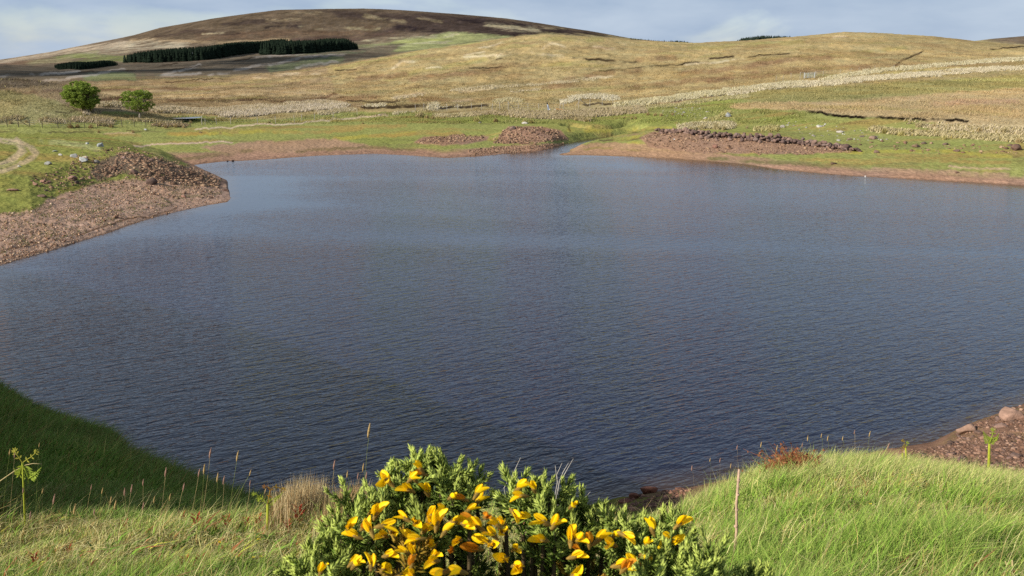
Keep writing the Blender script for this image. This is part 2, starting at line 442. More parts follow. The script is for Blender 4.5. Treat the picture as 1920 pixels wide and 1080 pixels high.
l((42, 34, 36), 7, .8, (740, 48), (800, 58), (870, 62)); l((46, 38, 38), 5, .8, (860, 36), (930, 44), (1000, 48)); l((46, 36, 36), 6, .8, (900, 62), (960, 66), (1060, 62)); l((48, 38, 38), 5, .7, (500, 52), (560, 46)); l((50, 40, 38), 4, .8, (1040, 56), (1180, 75))
l((168, 142, 100), 8, .8, (250, 78), (330, 78), (420, 82), (540, 76)); l((178, 165, 130), 14, .85, (210, 88), (290, 83), (345, 88)); l((180, 162, 128), 9, .85, (-200, 150), (0, 118), (60, 106), (130, 94), (230, 82))
l((120, 88, 68), 4, .8, (-60, 126), (0, 121), (55, 117)); l((150, 140, 95), 9, .7, (60, 118), (180, 104)); l((110, 128, 66), 12, .9, (150, 108), (200, 108), (235, 110)); l((118, 132, 70), 5, .8, (105, 108), (180, 97)); l((165, 150, 115), 5, .8, (130, 100), (240, 96))
p((150, 158, 92), .9, 4, (620, 98), (690, 84), (760, 74), (840, 62), (900, 64), (960, 68), (820, 90), (740, 98)); l((178, 168, 125), 5, .8, (650, 92), (740, 86), (840, 78)); l((172, 162, 120), 4, .8, (690, 78), (760, 70), (850, 66)); l((150, 170, 85), 4, .8, (740, 78), (830, 74))
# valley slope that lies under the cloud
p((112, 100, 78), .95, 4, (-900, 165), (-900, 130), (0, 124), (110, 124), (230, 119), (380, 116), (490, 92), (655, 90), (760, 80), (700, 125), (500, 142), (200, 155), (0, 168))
l((110, 136, 84), 13, .75, (175, 145), (285, 142)); l((105, 130, 82), 11, .75, (510, 128), (640, 112)); l((120, 140, 84), 4, .7, (300, 108), (470, 98)); l((104, 122, 80), 6, .6, (560, 100), (680, 98))
for q in (((130, 146), (180, 140), (232, 131)), ((0, 143), (90, 138), (150, 134)), ((400, 141), (450, 132), (530, 116), (565, 108)), ((300, 143), (340, 140), (380, 138)), ((480, 109), (520, 103), (570, 100)), ((285, 146), (330, 134)), ((560, 126), (640, 117)), ((340, 132), (380, 122)), ((20, 156), (130, 148)), ((575, 108), (650, 104))):
    l((172, 160, 138), 4, .75, *q)
for q in (((215, 134), (280, 128), (335, 118)), ((250, 138), (380, 124)), ((440, 116), (480, 110)), ((150, 136), (180, 133))):
    l((60, 48, 36), 1.4, .8, *q, s=.3)
# moor on the left
p((164, 142, 102), .9, 3, (-900, 180), (0, 166), (200, 153), (420, 147), (560, 132), (640, 122), (760, 130), (700, 205), (300, 212), (-900, 215))
l((140, 112, 86), 5, .8, (-300, 172), (0, 170), (190, 169), (330, 167)); l((184, 164, 118), 9, .8, (180, 180), (420, 174), (640, 172)); l((170, 156, 98), 6, .6, (340, 160), (560, 150), (700, 130)); l((196, 174, 122), 5, .8, (300, 182), (620, 176))
l((50, 34, 26), 1.6, .9, (312, 155), (360, 150), (420, 147), s=.3); l((110, 78, 60), 5, .85, (190, 188), (215, 186), (250, 188)); l((120, 84, 64), 3.5, .85, (316, 188), (420, 186), (520, 190), (600, 187), (640, 178)); l((66, 42, 34), 1.8, .8, (320, 190), (370, 187), (420, 190), (500, 189), (560, 192), (620, 186), s=.3)
l((134, 98, 74), 3, .7, (0, 172), (70, 173), s=.4); l((140, 96, 74), 2.5, .7, (180, 168), (330, 166), (400, 168), s=.4)
# middle hill
p((174, 158, 104), .95, 3, (620, 125), (800, 93), (960, 70), (1023, 62), (1200, 72), (1400, 74), (1583, 58), (1750, 66), (1920, 82), (2700, 120), (2700, 230), (1920, 225), (1400, 215), (700, 205), (640, 175))
for q in (((640, 130), (800, 98)), ((720, 150), (900, 110)), ((960, 74), (1120, 74)), ((1300, 90), (1500, 80)), ((900, 135), (1060, 120)), ((1500, 110), (1700, 90)), ((1650, 140), (1920, 120))):
    l((158, 154, 80), 7, .5, *q)
for q in (((1060, 148), (1120, 138), (1200, 132)), ((1280, 138), (1340, 132), (1400, 126), (1460, 116)), ((1160, 168), (1240, 158), (1330, 148), (1420, 138)), ((1480, 136), (1560, 128), (1640, 124)), ((1020, 165), (1070, 158)), ((1400, 125), (1480, 112), (1560, 108)), ((1200, 112), (1260, 108)), ((780, 150), (860, 136), (940, 130)), ((650, 188), (700, 184)), ((680, 150), (760, 140)), ((780, 188), (830, 185)), ((1330, 150), (1450, 142))):
    l((148, 114, 82), 9, .8, *q)
for q in (((690, 170), (760, 160)), ((820, 160), (960, 145)), ((1120, 150), (1300, 140)), ((1640, 100), (1780, 92)), ((1560, 84), (1660, 76)), ((1500, 96), (1600, 100))):
    l((182, 156, 98), 6, .6, *q)
for q, w in ((((1070, 109), (1120, 111), (1190, 116)), 3.6), (((926, 112), (970, 114)), 2), (((1332, 108), (1376, 107)), 3.2), (((1272, 120), (1312, 117)), 2.5), (((1408, 107), (1440, 104), (1480, 101)), 1.8), (((1120, 132), (1200, 126), (1290, 119)), 1.8), (((1682, 123), (1700, 112), (1738, 97)), 2.2), (((660, 190), (700, 194), (745, 190)), 2.5),
             (((686, 204), (730, 201), (800, 200)), 5.5), (((820, 201), (860, 199), (905, 196)), 4.2), (((970, 192), (985, 191)), 2.4), (((640, 133), (672, 132)), 1.5), (((1450, 188), (1472, 189)), 2.6), (((1590, 183), (1625, 180)), 2.4), (((1860, 92), (1925, 88)), 2), (((1730, 135), (1760, 133)), 2), (((1835, 165), (1920, 160)), 1.6), (((880, 125), (950, 128)), 1.6), (((1640, 225), (1690, 226)), 1)):
    l((52, 36, 28), w, .92, *q, s=.3)  # dark peat cuts; part of the darkness is face shade put into the colour
for q, w in ((((930, 106), (985, 100), (1045, 106)), 4), (((870, 104), (925, 103)), 2.5), (((1016, 92), (1030, 82), (1050, 88)), 2.5), (((895, 88), (925, 84), (975, 78)), 2), (((732, 128), (756, 115), (780, 117)), 3), (((805, 129), (828, 124)), 2), (((1110, 87), (1145, 91)), 3), (((1158, 78), (1168, 82)), 3), (((1290, 122), (1330, 117), (1365, 114)), 2.4),
             (((1376, 113), (1400, 110)), 1.5), (((870, 100), (900, 96)), 1.5), (((1570, 69), (1590, 68)), 2), (((520, 140), (560, 137)), 3.5), (((480, 148), (500, 147)), 2), (((590, 140), (605, 141)), 2), (((860, 170), (900, 166), (940, 163)), 2.5), (((970, 160), (1050, 154), (1100, 146), (1140, 142)), 3), (((960, 170), (1010, 168)), 2), (((740, 182), (800, 176)), 3), (((850, 190), (880, 184)), 3), (((1275, 20), (1276, 20)), 1)):
    l((214, 200, 154), w*1.15, .8, *q, s=.9)
# right slopes
p((158, 152, 84), .8, 3, (1340, 175), (1600, 160), (1920, 140), (2700, 150), (2700, 190), (1920, 170), (1600, 185), (1400, 205), (1250, 205))
p((192, 166, 112), .9, 2, (1360, 195), (1500, 192), (1620, 190), (1760, 175), (1920, 165), (2700, 175), (2700, 245), (1920, 250), (1780, 240), (1600, 215), (1480, 206), (1370, 205))
l((196, 152, 122), 9, .6, (1760, 195), (1850, 190), (2100, 195)); l((176, 158, 90), 4, .6, (1500, 200), (1700, 205), (1900, 215)); l((206, 178, 126), 4, .6, (1480, 196), (1640, 193), (1800, 178))
# green strip and flats by the shore
p((148, 152, 72), .9, 2, (-900, 262), (-900, 226), (60, 232), (380, 222), (500, 226), (640, 212), (900, 212), (1060, 214), (1200, 203), (1330, 186), (1400, 184), (1370, 203), (1500, 208), (1600, 218), (1720, 224), (1800, 238), (1920, 262), (2700, 280), (2700, 330), (1920, 325), (1600, 305), (1400, 292), (1060, 270), (640, 285), (400, 285), (240, 285))
p((118, 158, 64), .8, 2, (1050, 218), (1200, 212), (1300, 215), (1290, 235), (1200, 238), (1080, 236)); l((116, 160, 66), 8, .8, (1440, 222), (1560, 235), (1700, 244)); l((118, 156, 68), 6, .8, (1620, 268), (1780, 270), (1920, 278)); l((116, 158, 64), 6, .8, (1310, 192), (1400, 190)); l((120, 160, 64), 6, .8, (780, 222), (960, 226), (700, 226)); l((118, 158, 62), 4, .8, (330, 220), (420, 221)); l((122, 168, 82), 4, .8, (380, 256), (440, 257)); l((120, 160, 66), 5, .7, (200, 212), (250, 214))
for q in (((1060, 244), (1150, 244), (1260, 240)), ((1400, 288), (1500, 280), (1640, 285)), ((1600, 285), (1760, 282), (1920, 296)), ((1150, 262), (1230, 252)), ((300, 252), (420, 250), (560, 246)), ((640, 262), (780, 250)), ((1180, 268), (1230, 268)), ((30, 256), (200, 256))):
    l((176, 162, 56), 6, .8, *q)
for q in (((-200, 262), (100, 258), (260, 252), (390, 249)), ((500, 246), (600, 250), (680, 244)), ((640, 240), (760, 236)), ((200, 272), (300, 269), (420, 264)), ((1500, 300), (1700, 300), (1920, 306)), ((1080, 238), (1220, 236)), ((700, 256), (860, 248)), ((1650, 290), (1800, 292))):
    l((172, 138, 72), 6, .6, *q)
l((206, 182, 142), 2.2, .9, (372, 242), (420, 239), (500, 234), (580, 230), (650, 225), (720, 218), s=.4); l((206, 172, 140), 2.2, .85, (200, 279), (280, 271), (360, 268), (440, 265), s=.4); l((200, 170, 122), 2, .7, (60, 250), (160, 252), (250, 250))
l((76, 56, 40), 1.5, .8, (-60, 247), (60, 246), (120, 248), (180, 247), s=.3); l((70, 56, 36), 1.2, .8, (240, 246), (320, 243), s=.3)
# drained shore: red-brown gravel and mud
p((176, 128, 104), .85, 3, (380, 276), (420, 270), (560, 262), (640, 262), (700, 276), (760, 282), (860, 286), (1030, 270), (1040, 282), (900, 306), (560, 306), (470, 300))
l((150, 108, 88), 4, .8, (380, 305), (500, 296), (620, 288), (740, 286), (840, 292), (950, 284), (1030, 274)); l((130, 112, 70), 6, .7, (280, 288), (330, 300), (400, 292), (470, 284)); l((120, 104, 62), 5, .7, (560, 284), (700, 278), (780, 282))
p((156, 112, 94), .95, 2, (780, 268), (800, 258), (850, 252), (910, 254), (905, 262), (860, 270), (800, 272)); p((158, 112, 94), .95, 2, (925, 268), (940, 250), (955, 240), (1010, 238), (1045, 246), (1060, 262), (1000, 268), (950, 272)); l((130, 140, 70), 3, .8, (975, 238), (1000, 236), (1010, 242))
p((178, 134, 104), .85, 2, (1040, 292), (1060, 278), (1100, 268), (1150, 266), (1230, 272), (1330, 285), (1420, 300), (1460, 318), (1300, 302), (1190, 295)); l((150, 138, 66), 3, .7, (1060, 282), (1120, 276), (1200, 282))
p((160, 118, 98), .95, 2, (1200, 258), (1230, 246), (1330, 252), (1480, 262), (1560, 275), (1600, 284), (1500, 290), (1300, 286), (1220, 276))
l((182, 132, 106), 5, .9, (1440, 314), (1560, 322), (1700, 332), (1920, 344), (2600, 386)); l((176, 134, 106), 8, .8, (1640, 318), (1760, 322), (1920, 330), (2600, 370)); l((120, 116, 62), 6, .8, (1330, 296), (1420, 304), (1500, 308), (1560, 312)); l((206, 166, 132), 3, .7, (1780, 313), (1920, 318)); l((140, 120, 66), 4, .7, (1560, 308), (1760, 312))
l((96, 74, 58), 2, .8, (1120, 262), (1180, 262), (1240, 254)); l((70, 50, 40), 1.4, .85, (1130, 254), (1180, 249), (1240, 242), s=.3); l((70, 54, 38), 1.6, .85, (1058, 238), (1062, 246), s=.3); l((160, 116, 96), 3, .7, (1150, 256), (1220, 248))
l((200, 112, 70), 1.3, .9, (1038, 206), (1066, 208), s=.4); l((150, 118, 98), 2.2, .85, (1120, 204), (1200, 198), (1280, 188), (1340, 180), (1410, 168), s=.4); l((60, 44, 34), 3, .9, (1090, 196), (1120, 193), (1150, 195), s=.4); l((60, 44, 34), 1.6, .8, (1150, 192), (1165, 190), s=.3)
l((34, 24, 18), 4.6, 1, (1512, 210), (1545, 212), (1580, 217), (1640, 220), (1700, 222), (1760, 224), (1812, 227), s=.2)  # long cut: dark peat, with the shade of its face painted in
# mound at the far left
p((160, 152, 92), .85, 3, (-300, 180), (0, 168), (60, 176), (110, 188), (150, 208), (180, 225), (60, 232), (-300, 232)); l((70, 58, 40), 2.4, .8, (110, 210), (130, 211), (148, 206), s=.3); l((60, 48, 38), 3, .8, (88, 219), (96, 218), s=.3); l((130, 128, 70), 5, .6, (0, 180), (80, 195)); l((188, 172, 116), 4, .5, (0, 190), (60, 205), (120, 220))
STP = list(ST); ST.clear()
# the spit
p((142, 142, 60), 1, 1, (-900, 640), (-900, 240), (200, 250), (340, 315), (300, 345), (100, 400), (0, 420))
l((176, 174, 104), 9, .7, (20, 262), (120, 266), (190, 280)); l((112, 152, 62), 9, .7, (-60, 380), (20, 372), (40, 380)); l((128, 118, 44), 7, .7, (40, 378), (100, 362), (150, 350)); l((120, 130, 50), 6, .6, (60, 330), (160, 330), (240, 320)); l((150, 158, 66), 6, .7, (80, 300), (180, 300)); l((160, 150, 74), 4, .6, (60, 350), (140, 335))
l((194, 170, 128), 8, .8, (-60, 252), (0, 260), (34, 268), (42, 282), (20, 302), (-10, 316), (-100, 336), s=.4); l((188, 164, 122), 6, .75, (30, 262), (56, 272), (68, 286), (48, 302), (10, 320), (-20, 332), (-100, 356), s=.4); l((150, 150, 74), 1.8, .8, (10, 262), (48, 278), (40, 296), (0, 314))
p((180, 140, 114), 1, 3, (-900, 560), (-300, 470), (0, 402), (30, 398), (60, 394), (85, 376), (120, 364), (180, 346), (220, 340), (270, 336), (330, 318), (360, 310), (460, 340), (450, 400), (0, 560), (-900, 900))
p((116, 92, 80), .85, 3, (200, 300), (240, 286), (330, 306), (380, 326), (434, 342), (420, 350), (330, 342), (270, 335), (230, 325), (190, 340), (170, 325))
for q in (((0, 452), (120, 428), (240, 400), (330, 382)), ((120, 410), (260, 380), (400, 362)), ((0, 478), (100, 455), (200, 428))):
    l((200, 162, 134), 3, .7, *q)
for q in (((0, 474), (40, 462), (90, 446), (110, 438)), ((0, 490), (60, 474), (110, 458)), ((150, 440), (230, 416), (330, 392))):
    l((112, 72, 52), 2.2, .8, *q, s=.4)
for q in (((170, 400), (210, 385)), ((280, 378), (330, 362)), ((330, 370), (420, 362)), ((60, 432), (80, 428)), ((270, 360), (330, 352)), ((160, 350), (220, 330), (260, 318))):
    l((124, 116, 66), 4, .55, *q)
l((140, 98, 76), 1.6, .7, (-300, 580), (0, 499), (100, 470), (200, 439), (300, 405), (380, 388), (432, 378), s=.4)
STN = list(ST); ST.clear()


def paint(col, X, Y, Z, strokes, amp=1.0):
    u, v = project(X, Y, Z)
    sc = np.clip(Y/200, .3, 6)
    brk = sstep(-.45, .15, fbm(X/(5*sc), Y/(9*sc), 4, 57, .65))
    nu = fbm(X/(9*sc), Y/(9*sc), 4, 51)*16*amp
    nv = fbm(X/(7*sc), Y/(12*sc), 4, 53)*3.6*amp + fbm(X/(1.2*sc), Y/(2.2*sc), 3, 55)*2.4*amp
    uu, vv = u+nu, v+nv
    for kind, c, a, s, pts, w in strokes:
        xs = [q[0] for q in pts]; ys = [q[1] for q in pts]
        pad = w+s*3+4
        m = (uu > min(xs)-pad*3) & (uu < max(xs)+pad*3) & (vv > min(ys)-pad) & (vv < max(ys)+pad)
        if not m.any(): continue
        if kind == 'l':
            d = seg_dist(uu[m]*.5, vv[m], [(q[0]*.5, q[1]) for q in pts])
            k = 1-sstep(w*.5*(1-s), w*.5*(1+s)+.6, d)
        else:
            ins = inside(uu[m], vv[m], pts)
            d = seg_dist(uu[m], vv[m], list(pts)+[pts[0]])
            k = np.where(ins, sstep(-s, s, d), sstep(-s, s, -d))
        if kind == 'l' and s != .4: k = k*brk[m]
        k = (k*a)[:, None]
        col[m] = col[m]*(1-k)+c*k
    return col


def ground_colour(X, Y, Z):
    n = len(X)
    col = np.tile(alb(176, 156, 98), (n, 1))
    k = sstep(-.2, .25, fbm(X/40, Y/60, 4, 61))[:, None]
    col = col*(1-k)+alb(148, 130, 84)*k
    k = (1-sstep(1.0, 2.4, Z)*1.0)*(Y < 260)
    k = k[:, None]; col = col*(1-k)+alb(142, 148, 68)*k
    k = (1-sstep(.25, .8, Z+.25*fbm(X/5, Y/5, 3, 62)))[:, None]*(Y < 260)[:, None]
    col = col*(1-k)+alb(166, 122, 98)*k
    far = (Y > 700)[:, None]
    col = np.where(far, alb(120, 104, 80), col)
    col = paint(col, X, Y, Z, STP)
    pen = eval_layer(PEN, X, Y); pen = np.where(X/Y > 0, -9, pen)
    m = (pen > eval_layer(FAR, X, Y)-.3) & (Y < 175) & (pen > -2.3)
    if m.any():
        col[m] = paint(col[m], X[m], Y[m], Z[m], STN, 1.5)
    # fine mottling of tussock, heather and stone at the size they have on the ground
    g = fbm(X/2.4, Y/4.0, 4, 71, .6); g2 = fbm(X/.9, Y/1.6, 3, 73, .7); g3 = fbm(X/14, Y/26, 4, 75)
    hi = sstep(150, 260, Y)
    f = 1 + (.20*g+.14*g2)*(.6+.5*hi) + .26*g3*hi+.10*g3
    col = col*np.clip(f, .3, 1.9)[:, None]
    sp = sstep(.34, .60, fbm(X/1.6, Y/2.4, 3, 77, .7))[:, None]*hi[:, None]*.18
    sp = sp*(Y < 700)[:, None]
    col = col*(1-sp)+alb(218, 202, 150)*sp
    sp = sstep(.36, .58, fbm(X/2.2, Y/3.4, 4, 79, .7))[:, None]*hi[:, None]*.34
    col = col*(1-sp)+alb(104, 78, 50)*sp
    fh = sstep(600, 900, Y)[:, None]
    col = col*(1+fh*(.55*fbm(X/26, Y/60, 5, 85, .65))[:, None])
    hue = fbm(X/6, Y/10, 3, 81)
    col[:, 0] *= 1+.10*hue; col[:, 2] *= 1-.10*hue
    # sedge, moss and bare patches lying in bands over the drained flats
    gm_ = ((Y < 235) & (Z < 4.5) & (col[:, 1] > .95*col[:, 0])).astype(float)
    gw = ((Y > 235) & (Y < 600)).astype(float)
    k = (gw*.45*sstep(.08, .45, fbm(X/30, Y/22, 4, 93, .6)))[:, None]; col = col*(1-k)+alb(150, 116, 80)*k
    k = (gw*.40*sstep(.15, .5, fbm(X/26, Y/14, 4, 94, .6)))[:, None]; col = col*(1-k)+alb(148, 146, 74)*k
    k = (gm_*.62*sstep(.0, .42, fbm(X/16, Y/4.5, 4, 87, .6)))[:, None]; col = col*(1-k)+alb(168, 138, 70)*k
    k = (gm_*.55*sstep(.10, .5, fbm(X/20, Y/6, 4, 88, .6)))[:, None]; col = col*(1-k)+alb(116, 142, 58)*k
    k = (gm_*.45*sstep(.22, .5, fbm(X/7, Y/3, 4, 89, .65)))[:, None]; col = col*(1-k)+alb(118, 98, 62)*k
    # wet rim of the shore
    k = ((1-sstep(.0, .09, Z))*(Y < 260))[:, None]
    col = col*(1-k*.3)
    wm_ = hi*(Y < 620); col[:, 0] *= 1+.07*wm_; col[:, 2] *= 1-.08*wm_
    ex = np.maximum(col[:, 1]-col[:, 0], 0)
    rx = np.maximum(col[:, 0]-1.35*col[:, 1], 0); col[:, 1] += .22*rx; col[:, 0] -= .10*rx
    col[:, 0] += .78*ex; col[:, 1] -= .10*ex; col[:, 2] += .10*col[:, 1]
    return np.clip(col, .004, .8)


M_ground = mat_attr('moor_ground', var=.34, scale=1.5, bump=.22, bscale=1.8)
# ---- one sheet from the lake bed to the last skyline
rows = []
y = 34.
while y < 3700:
    rows.append(y)
    if y < 100: d = max(.16, y*y*4.2e-5)
    elif y < 210: d = y*y*3.4e-5
    elif y < 620: d = 1.5+(y-210)*.0016
    elif y < 1900: d = 6.5
    else: d = 10
    y += d
rows = np.array(rows)
ac = np.concatenate([np.linspace(-1.7, -.64, 130, endpoint=False), np.linspace(-.64, .64, 1500), np.linspace(.64, 1.7, 131)[1:]])
YY, AA = np.meshgrid(rows, ac, indexing='ij')
XX = (AA*YY).ravel(); YF = YY.ravel()
ZF = z_far(XX, YF)
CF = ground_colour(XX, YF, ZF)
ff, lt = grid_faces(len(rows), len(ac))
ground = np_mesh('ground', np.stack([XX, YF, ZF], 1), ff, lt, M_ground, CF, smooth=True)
tag(ground, 'rolling moor ground rising from the lake shore to brown hills', 'ground', kind='structure')
del XX, YF, ZF, CF, YY, AA, ff, lt

# ---- near bank
xs = np.concatenate([np.linspace(-70, -24, 90, endpoint=False), np.linspace(-24, 24, 460), np.linspace(24, 70, 91)[1:]])
ys = np.concatenate([np.linspace(-25, 1.2, 30, endpoint=False), np.linspace(1.2, 12, 170, endpoint=False), np.linspace(12, 44, 260, endpoint=False), np.linspace(44, 110, 120)])
YN, XN = np.meshgrid(ys, xs, indexing='ij'); XN = XN.ravel(); YN = YN.ravel()
ZN = z_near(XN, YN)
# sheet edge drops under the water line
def near_colour(X, Y, Z):
    g = fbm(X/.5, Y/.5, 4, 91, .7); g2 = fbm(X/2.5, Y/2.5, 3, 92)
    col = alb(98, 104, 46)*(1+.35*g)[:, None]
    k = sstep(0, .35, g2)[:, None]; col = col*(1-k)+alb(128, 116, 64)*(1+.3*g)[:, None]*k
    u, v = project(X, Y, Z)
    gr = sstep(1150, 1300, u)*sstep(10.5, 13, Y)
    gr = np.maximum(gr, sstep(620, 700, u)*(1-sstep(1.0, 1.7, Z+.4*g2))*sstep(10, 12, Y))
    gc = alb(138, 106, 86)*(1+.4*fbm(X/.35, Y/.35, 3, 95, .7))[:, None]
    gk = sstep(.05, .3, fbm(X/2.2, Y/2.2, 3, 97))[:, None]*sstep(.5, .8, Z)[:, None]*.35
    gc = gc*(1-gk)+alb(120, 112, 66)*gk
    gr = gr[:, None]; col = col*(1-gr)+gc*gr
    k = (1-sstep(-.02, .10, Z))[:, None]*.4
    return np.clip(col*(1-k), .004, .8)
NEARCOL = near_colour
CN = near_colour(XN, YN, ZN)
ff, lt = grid_faces(len(ys), len(xs))
M_bank = mat_attr('bank_soil', var=.3, scale=9, bump=.03, bscale=18)
bank = np_mesh('bank_ground', np.stack([XN, YN, ZN], 1), ff, lt, M_bank, CN, smooth=True)
tag(bank, 'grassy bank below the viewpoint dropping to the lake edge', 'ground', kind='structure')
del XN, YN, ZN, CN, ff, lt

# ------------------------------------------------------------------ water
def make_water():
    m, nt, N, L, out = new_mat('lake_water')
    g = N.new('ShaderNodeNewGeometry')
    def noise(rot, sc, scale, detail, rough=.5, dist=.0):
        m0 = N.new('ShaderNodeMapping'); m0.inputs['Rotation'].default_value = (0, 0, R(rot))
        L.new(g.outputs['Position'], m0.inputs['Vector'])
        mp = N.new('ShaderNodeMapping'); mp.inputs['Scale'].default_value = sc
        L.new(m0.outputs['Vector'], mp.inputs['Vector'])
        n = N.new('ShaderNodeTexNoise'); n.inputs['Scale'].default_value = scale; n.inputs['Detail'].default_value = detail
        n.inputs['Roughness'].default_value = rough; n.inputs['Distortion'].default_value = dist
        L.new(mp.outputs['Vector'], n.inputs['Vector']); return n.outputs['Fac']
    def math_(op, a, b):
        q = N.new('ShaderNodeMath'); q.operation = op
        for i, s in enumerate((a, b)):
            if isinstance(s, (int, float)): q.inputs[i].default_value = s
            else: L.new(s, q.inputs[i])
        return q.outputs[0]
    n1 = noise(-32, (.42, 1.4, 1), 1.75, 2, .55, .5)     # wind waves, long crests
    n2 = noise(-20, (.6, 1.6, 1), 3.6, 2, .6, .4)
    n3 = noise(-48, (.9, 1.6, 1), 6.5, 2, .6)
    gust = noise(8, (.25, 1.0, 1), .035, 3, .55, .6)
    gm = N.new('ShaderNodeMapRange'); gm.inputs['From Min'].default_value = .36; gm.inputs['From Max'].default_value = .62
    gm.inputs['To Min'].default_value = .5; gm.inputs['To Max'].default_value = 1.25; L.new(gust, gm.inputs['Value'])
    hsum = math_('ADD', math_('MULTIPLY', n1, .096), math_('ADD', math_('MULTIPLY', n2, .056), math_('MULTIPLY', n3, .010)))
    cd = N.new('ShaderNodeVectorMath'); cd.operation = 'LENGTH'
    sxy = N.new('ShaderNodeSeparateXYZ'); L.new(g.outputs['Position'], sxy.inputs[0])
    # the wind drops in the lee of the far shore
    lee = N.new('ShaderNodeMapRange'); lee.inputs['From Min'].default_value = 35; lee.inputs['From Max'].default_value = 125
    lee.inputs['To Min'].default_value = 1.0; lee.inputs['To Max'].default_value = .36; L.new(sxy.outputs['Y'], lee.inputs['Value'])
    hsum = math_('MULTIPLY', hsum, lee.outputs['Result'])
    ca = N.new('ShaderNodeAttribute'); ca.attribute_name = 'calm'
    hsum = math_('MULTIPLY', hsum, math_('SUBTRACT', 1.0, math_('MULTIPLY', ca.outputs['Fac'], .72)))
    hsum = math_('MULTIPLY', math_('MULTIPLY', hsum, gm.outputs['Result']), .85)
    b = N.new('ShaderNodeBump'); b.inputs['Strength'].default_value = 1; b.inputs['Distance'].default_value = 1.0
    L.new(hsum, b.inputs['Height'])
    at = N.new('ShaderNodeAttribute'); at.attribute_name = 'shallow'
    mc = N.new('ShaderNodeMix'); mc.data_type = 'RGBA'
    mc.inputs[6].default_value = (.0072, .0098, .0250, 1); mc.inputs[7].default_value = (.040, .023, .016, 1)
    L.new(at.outputs['Fac'], mc.inputs[0])
    p = N.new('ShaderNodeBsdfPrincipled'); p.inputs['Roughness'].default_value = .03; p.inputs['IOR'].default_value = 1.33
    L.new(mc.outputs[2], p.inputs['Base Color']); L.new(b.outputs['Normal'], p.inputs['Normal'])
    L.new(p.outputs['BSDF'], out.inputs['Surface'])
    return m
xs = np.linspace(-210, 210, 420); ys = np.concatenate([np.linspace(5, 60, 200, endpoint=False), np.linspace(60, 176, 240)])
YW, XW = np.meshgrid(ys, xs, indexing='ij'); XW = XW.ravel(); YW = YW.ravel()
bed = np.where(YW < 60, z_near(XW, YW, False), -9)
bedf = z_far(XW, np.maximum(YW, 34), False)
bedm = np.maximum(bed, np.where(YW > 34, bedf, -9))
sh = 1-sstep(.0, 1.1, -bedm)
sh = np.where(bedm > 0, 1, sh)
sp_ = [(float(a_*y_), float(y_)) for a_, y_ in zip(PEN[2][0], PEN[2][1])][:9]
dsp = seg_dist(XW, YW, sp_) + 5*fbm(XW/9, YW/5, 3, 131)
calm = 1-sstep(1, 15, dsp)
calm = np.maximum(calm, (1-sstep(0, 5, seg_dist(XW, YW, [(float(a_*y_), float(y_)) for a_, y_ in zip(c_shore[0], c_shore[1])])))*.8)
calm = np.clip(calm+.25*fbm(XW/22, YW/7, 3, 133)*(YW > 50), 0, 1)
ff, lt = grid_faces(len(ys), len(xs))
water = np_mesh('water', np.stack([XW, YW, np.zeros_like(XW)], 1), ff, lt, make_water(), None, smooth=True, extra={'shallow': sh, 'calm': calm})
tag(water, 'dark rippled lake water', 'water', kind='structure')
del XW, YW, bed, bedf, bedm, sh
# ------------------------------------------------------------------ shape kit
def ico(sub=2):
    import bmesh
    bm = bmesh.new(); bmesh.ops.create_icosphere(bm, subdivisions=sub, radius=1)
    v = np.array([x.co[:] for x in bm.verts]); f = np.array([[y.index for y in x.verts] for x in bm.faces]); bm.free()
    return v, f


ICO2, ICO1, ICO3 = ico(2), ico(1), ico(3)


def rock_shape(seed, sub=2, flat=.6, rough=.22, cuts=7):
    v, f = {1: ICO1, 2: ICO2, 3: ICO3}[sub]
    r = np.random.default_rng(seed); v = v.copy()
    for _ in range(cuts):
        n = r.normal(size=3); n /= np.linalg.norm(n); d = r.uniform(.45, .85)
        s = v@n; v = v-np.outer(np.maximum(s-d, 0), n)
    n = fbm(v[:, 0]*1.7+seed*3.1+v[:, 2]*1.3, v[:, 1]*1.7-seed, 3, seed)
    v = v*(1+rough*n)[:, None]
    v *= np.array([1, r.uniform(.6, .9), flat*r.uniform(.8, 1.15)])
    return v, f


def mesh_from(name, v, f, mat, cols=None, smooth=False):
    o = np_mesh(name, v, f.ravel(), np.full(len(f), f.shape[1]), mat, cols, smooth=smooth)
    return o


def tube(pts, radii, n=6, cap=True):
    """vertices and triangles of a tapering tube through pts"""
    pts = np.asarray(pts, float); V = []; Fc = []
    k = len(pts)
    for i in range(k):
        d = pts[min(i+1, k-1)]-pts[max(i-1, 0)]; d /= np.linalg.norm(d)+1e-9
        a = np.cross(d, [.31, .92, .2]); a /= np.linalg.norm(a)+1e-9; b = np.cross(d, a)
        for j in range(n):
            t = 2*math.pi*j/n; V.append(pts[i]+radii[i]*(math.cos(t)*a+math.sin(t)*b))
    for i in range(k-1):
        for j in range(n):
            p0 = i*n+j; p1 = i*n+(j+1) % n
            Fc += [(p0, p1, p1+n), (p0, p1+n, p0+n)]
    if cap:
        V.append(pts[-1]); c = len(V)-1
        for j in range(n): Fc.append(((k-1)*n+j, (k-1)*n+(j+1) % n, c))
    return np.array(V), np.array(Fc)


def box(c, s, rot=0.):
    sx, sy, sz = np.array(s)/2
    v = np.array([(x*sx, y*sy, z*sz) for x in (-1, 1) for y in (-1, 1) for z in (-1, 1)])
    ca, sa = math.cos(rot), math.sin(rot)
    v = np.stack([v[:, 0]*ca-v[:, 1]*sa, v[:, 0]*sa+v[:, 1]*ca, v[:, 2]], 1)+np.array(c)
    f = np.array([(0, 1, 3), (0, 3, 2), (4, 6, 7), (4, 7, 5), (0, 4, 5), (0, 5, 1), (2, 3, 7), (2, 7, 6), (0, 2, 6), (0, 6, 4), (1, 5, 7), (1, 7, 3)])
    return v, f


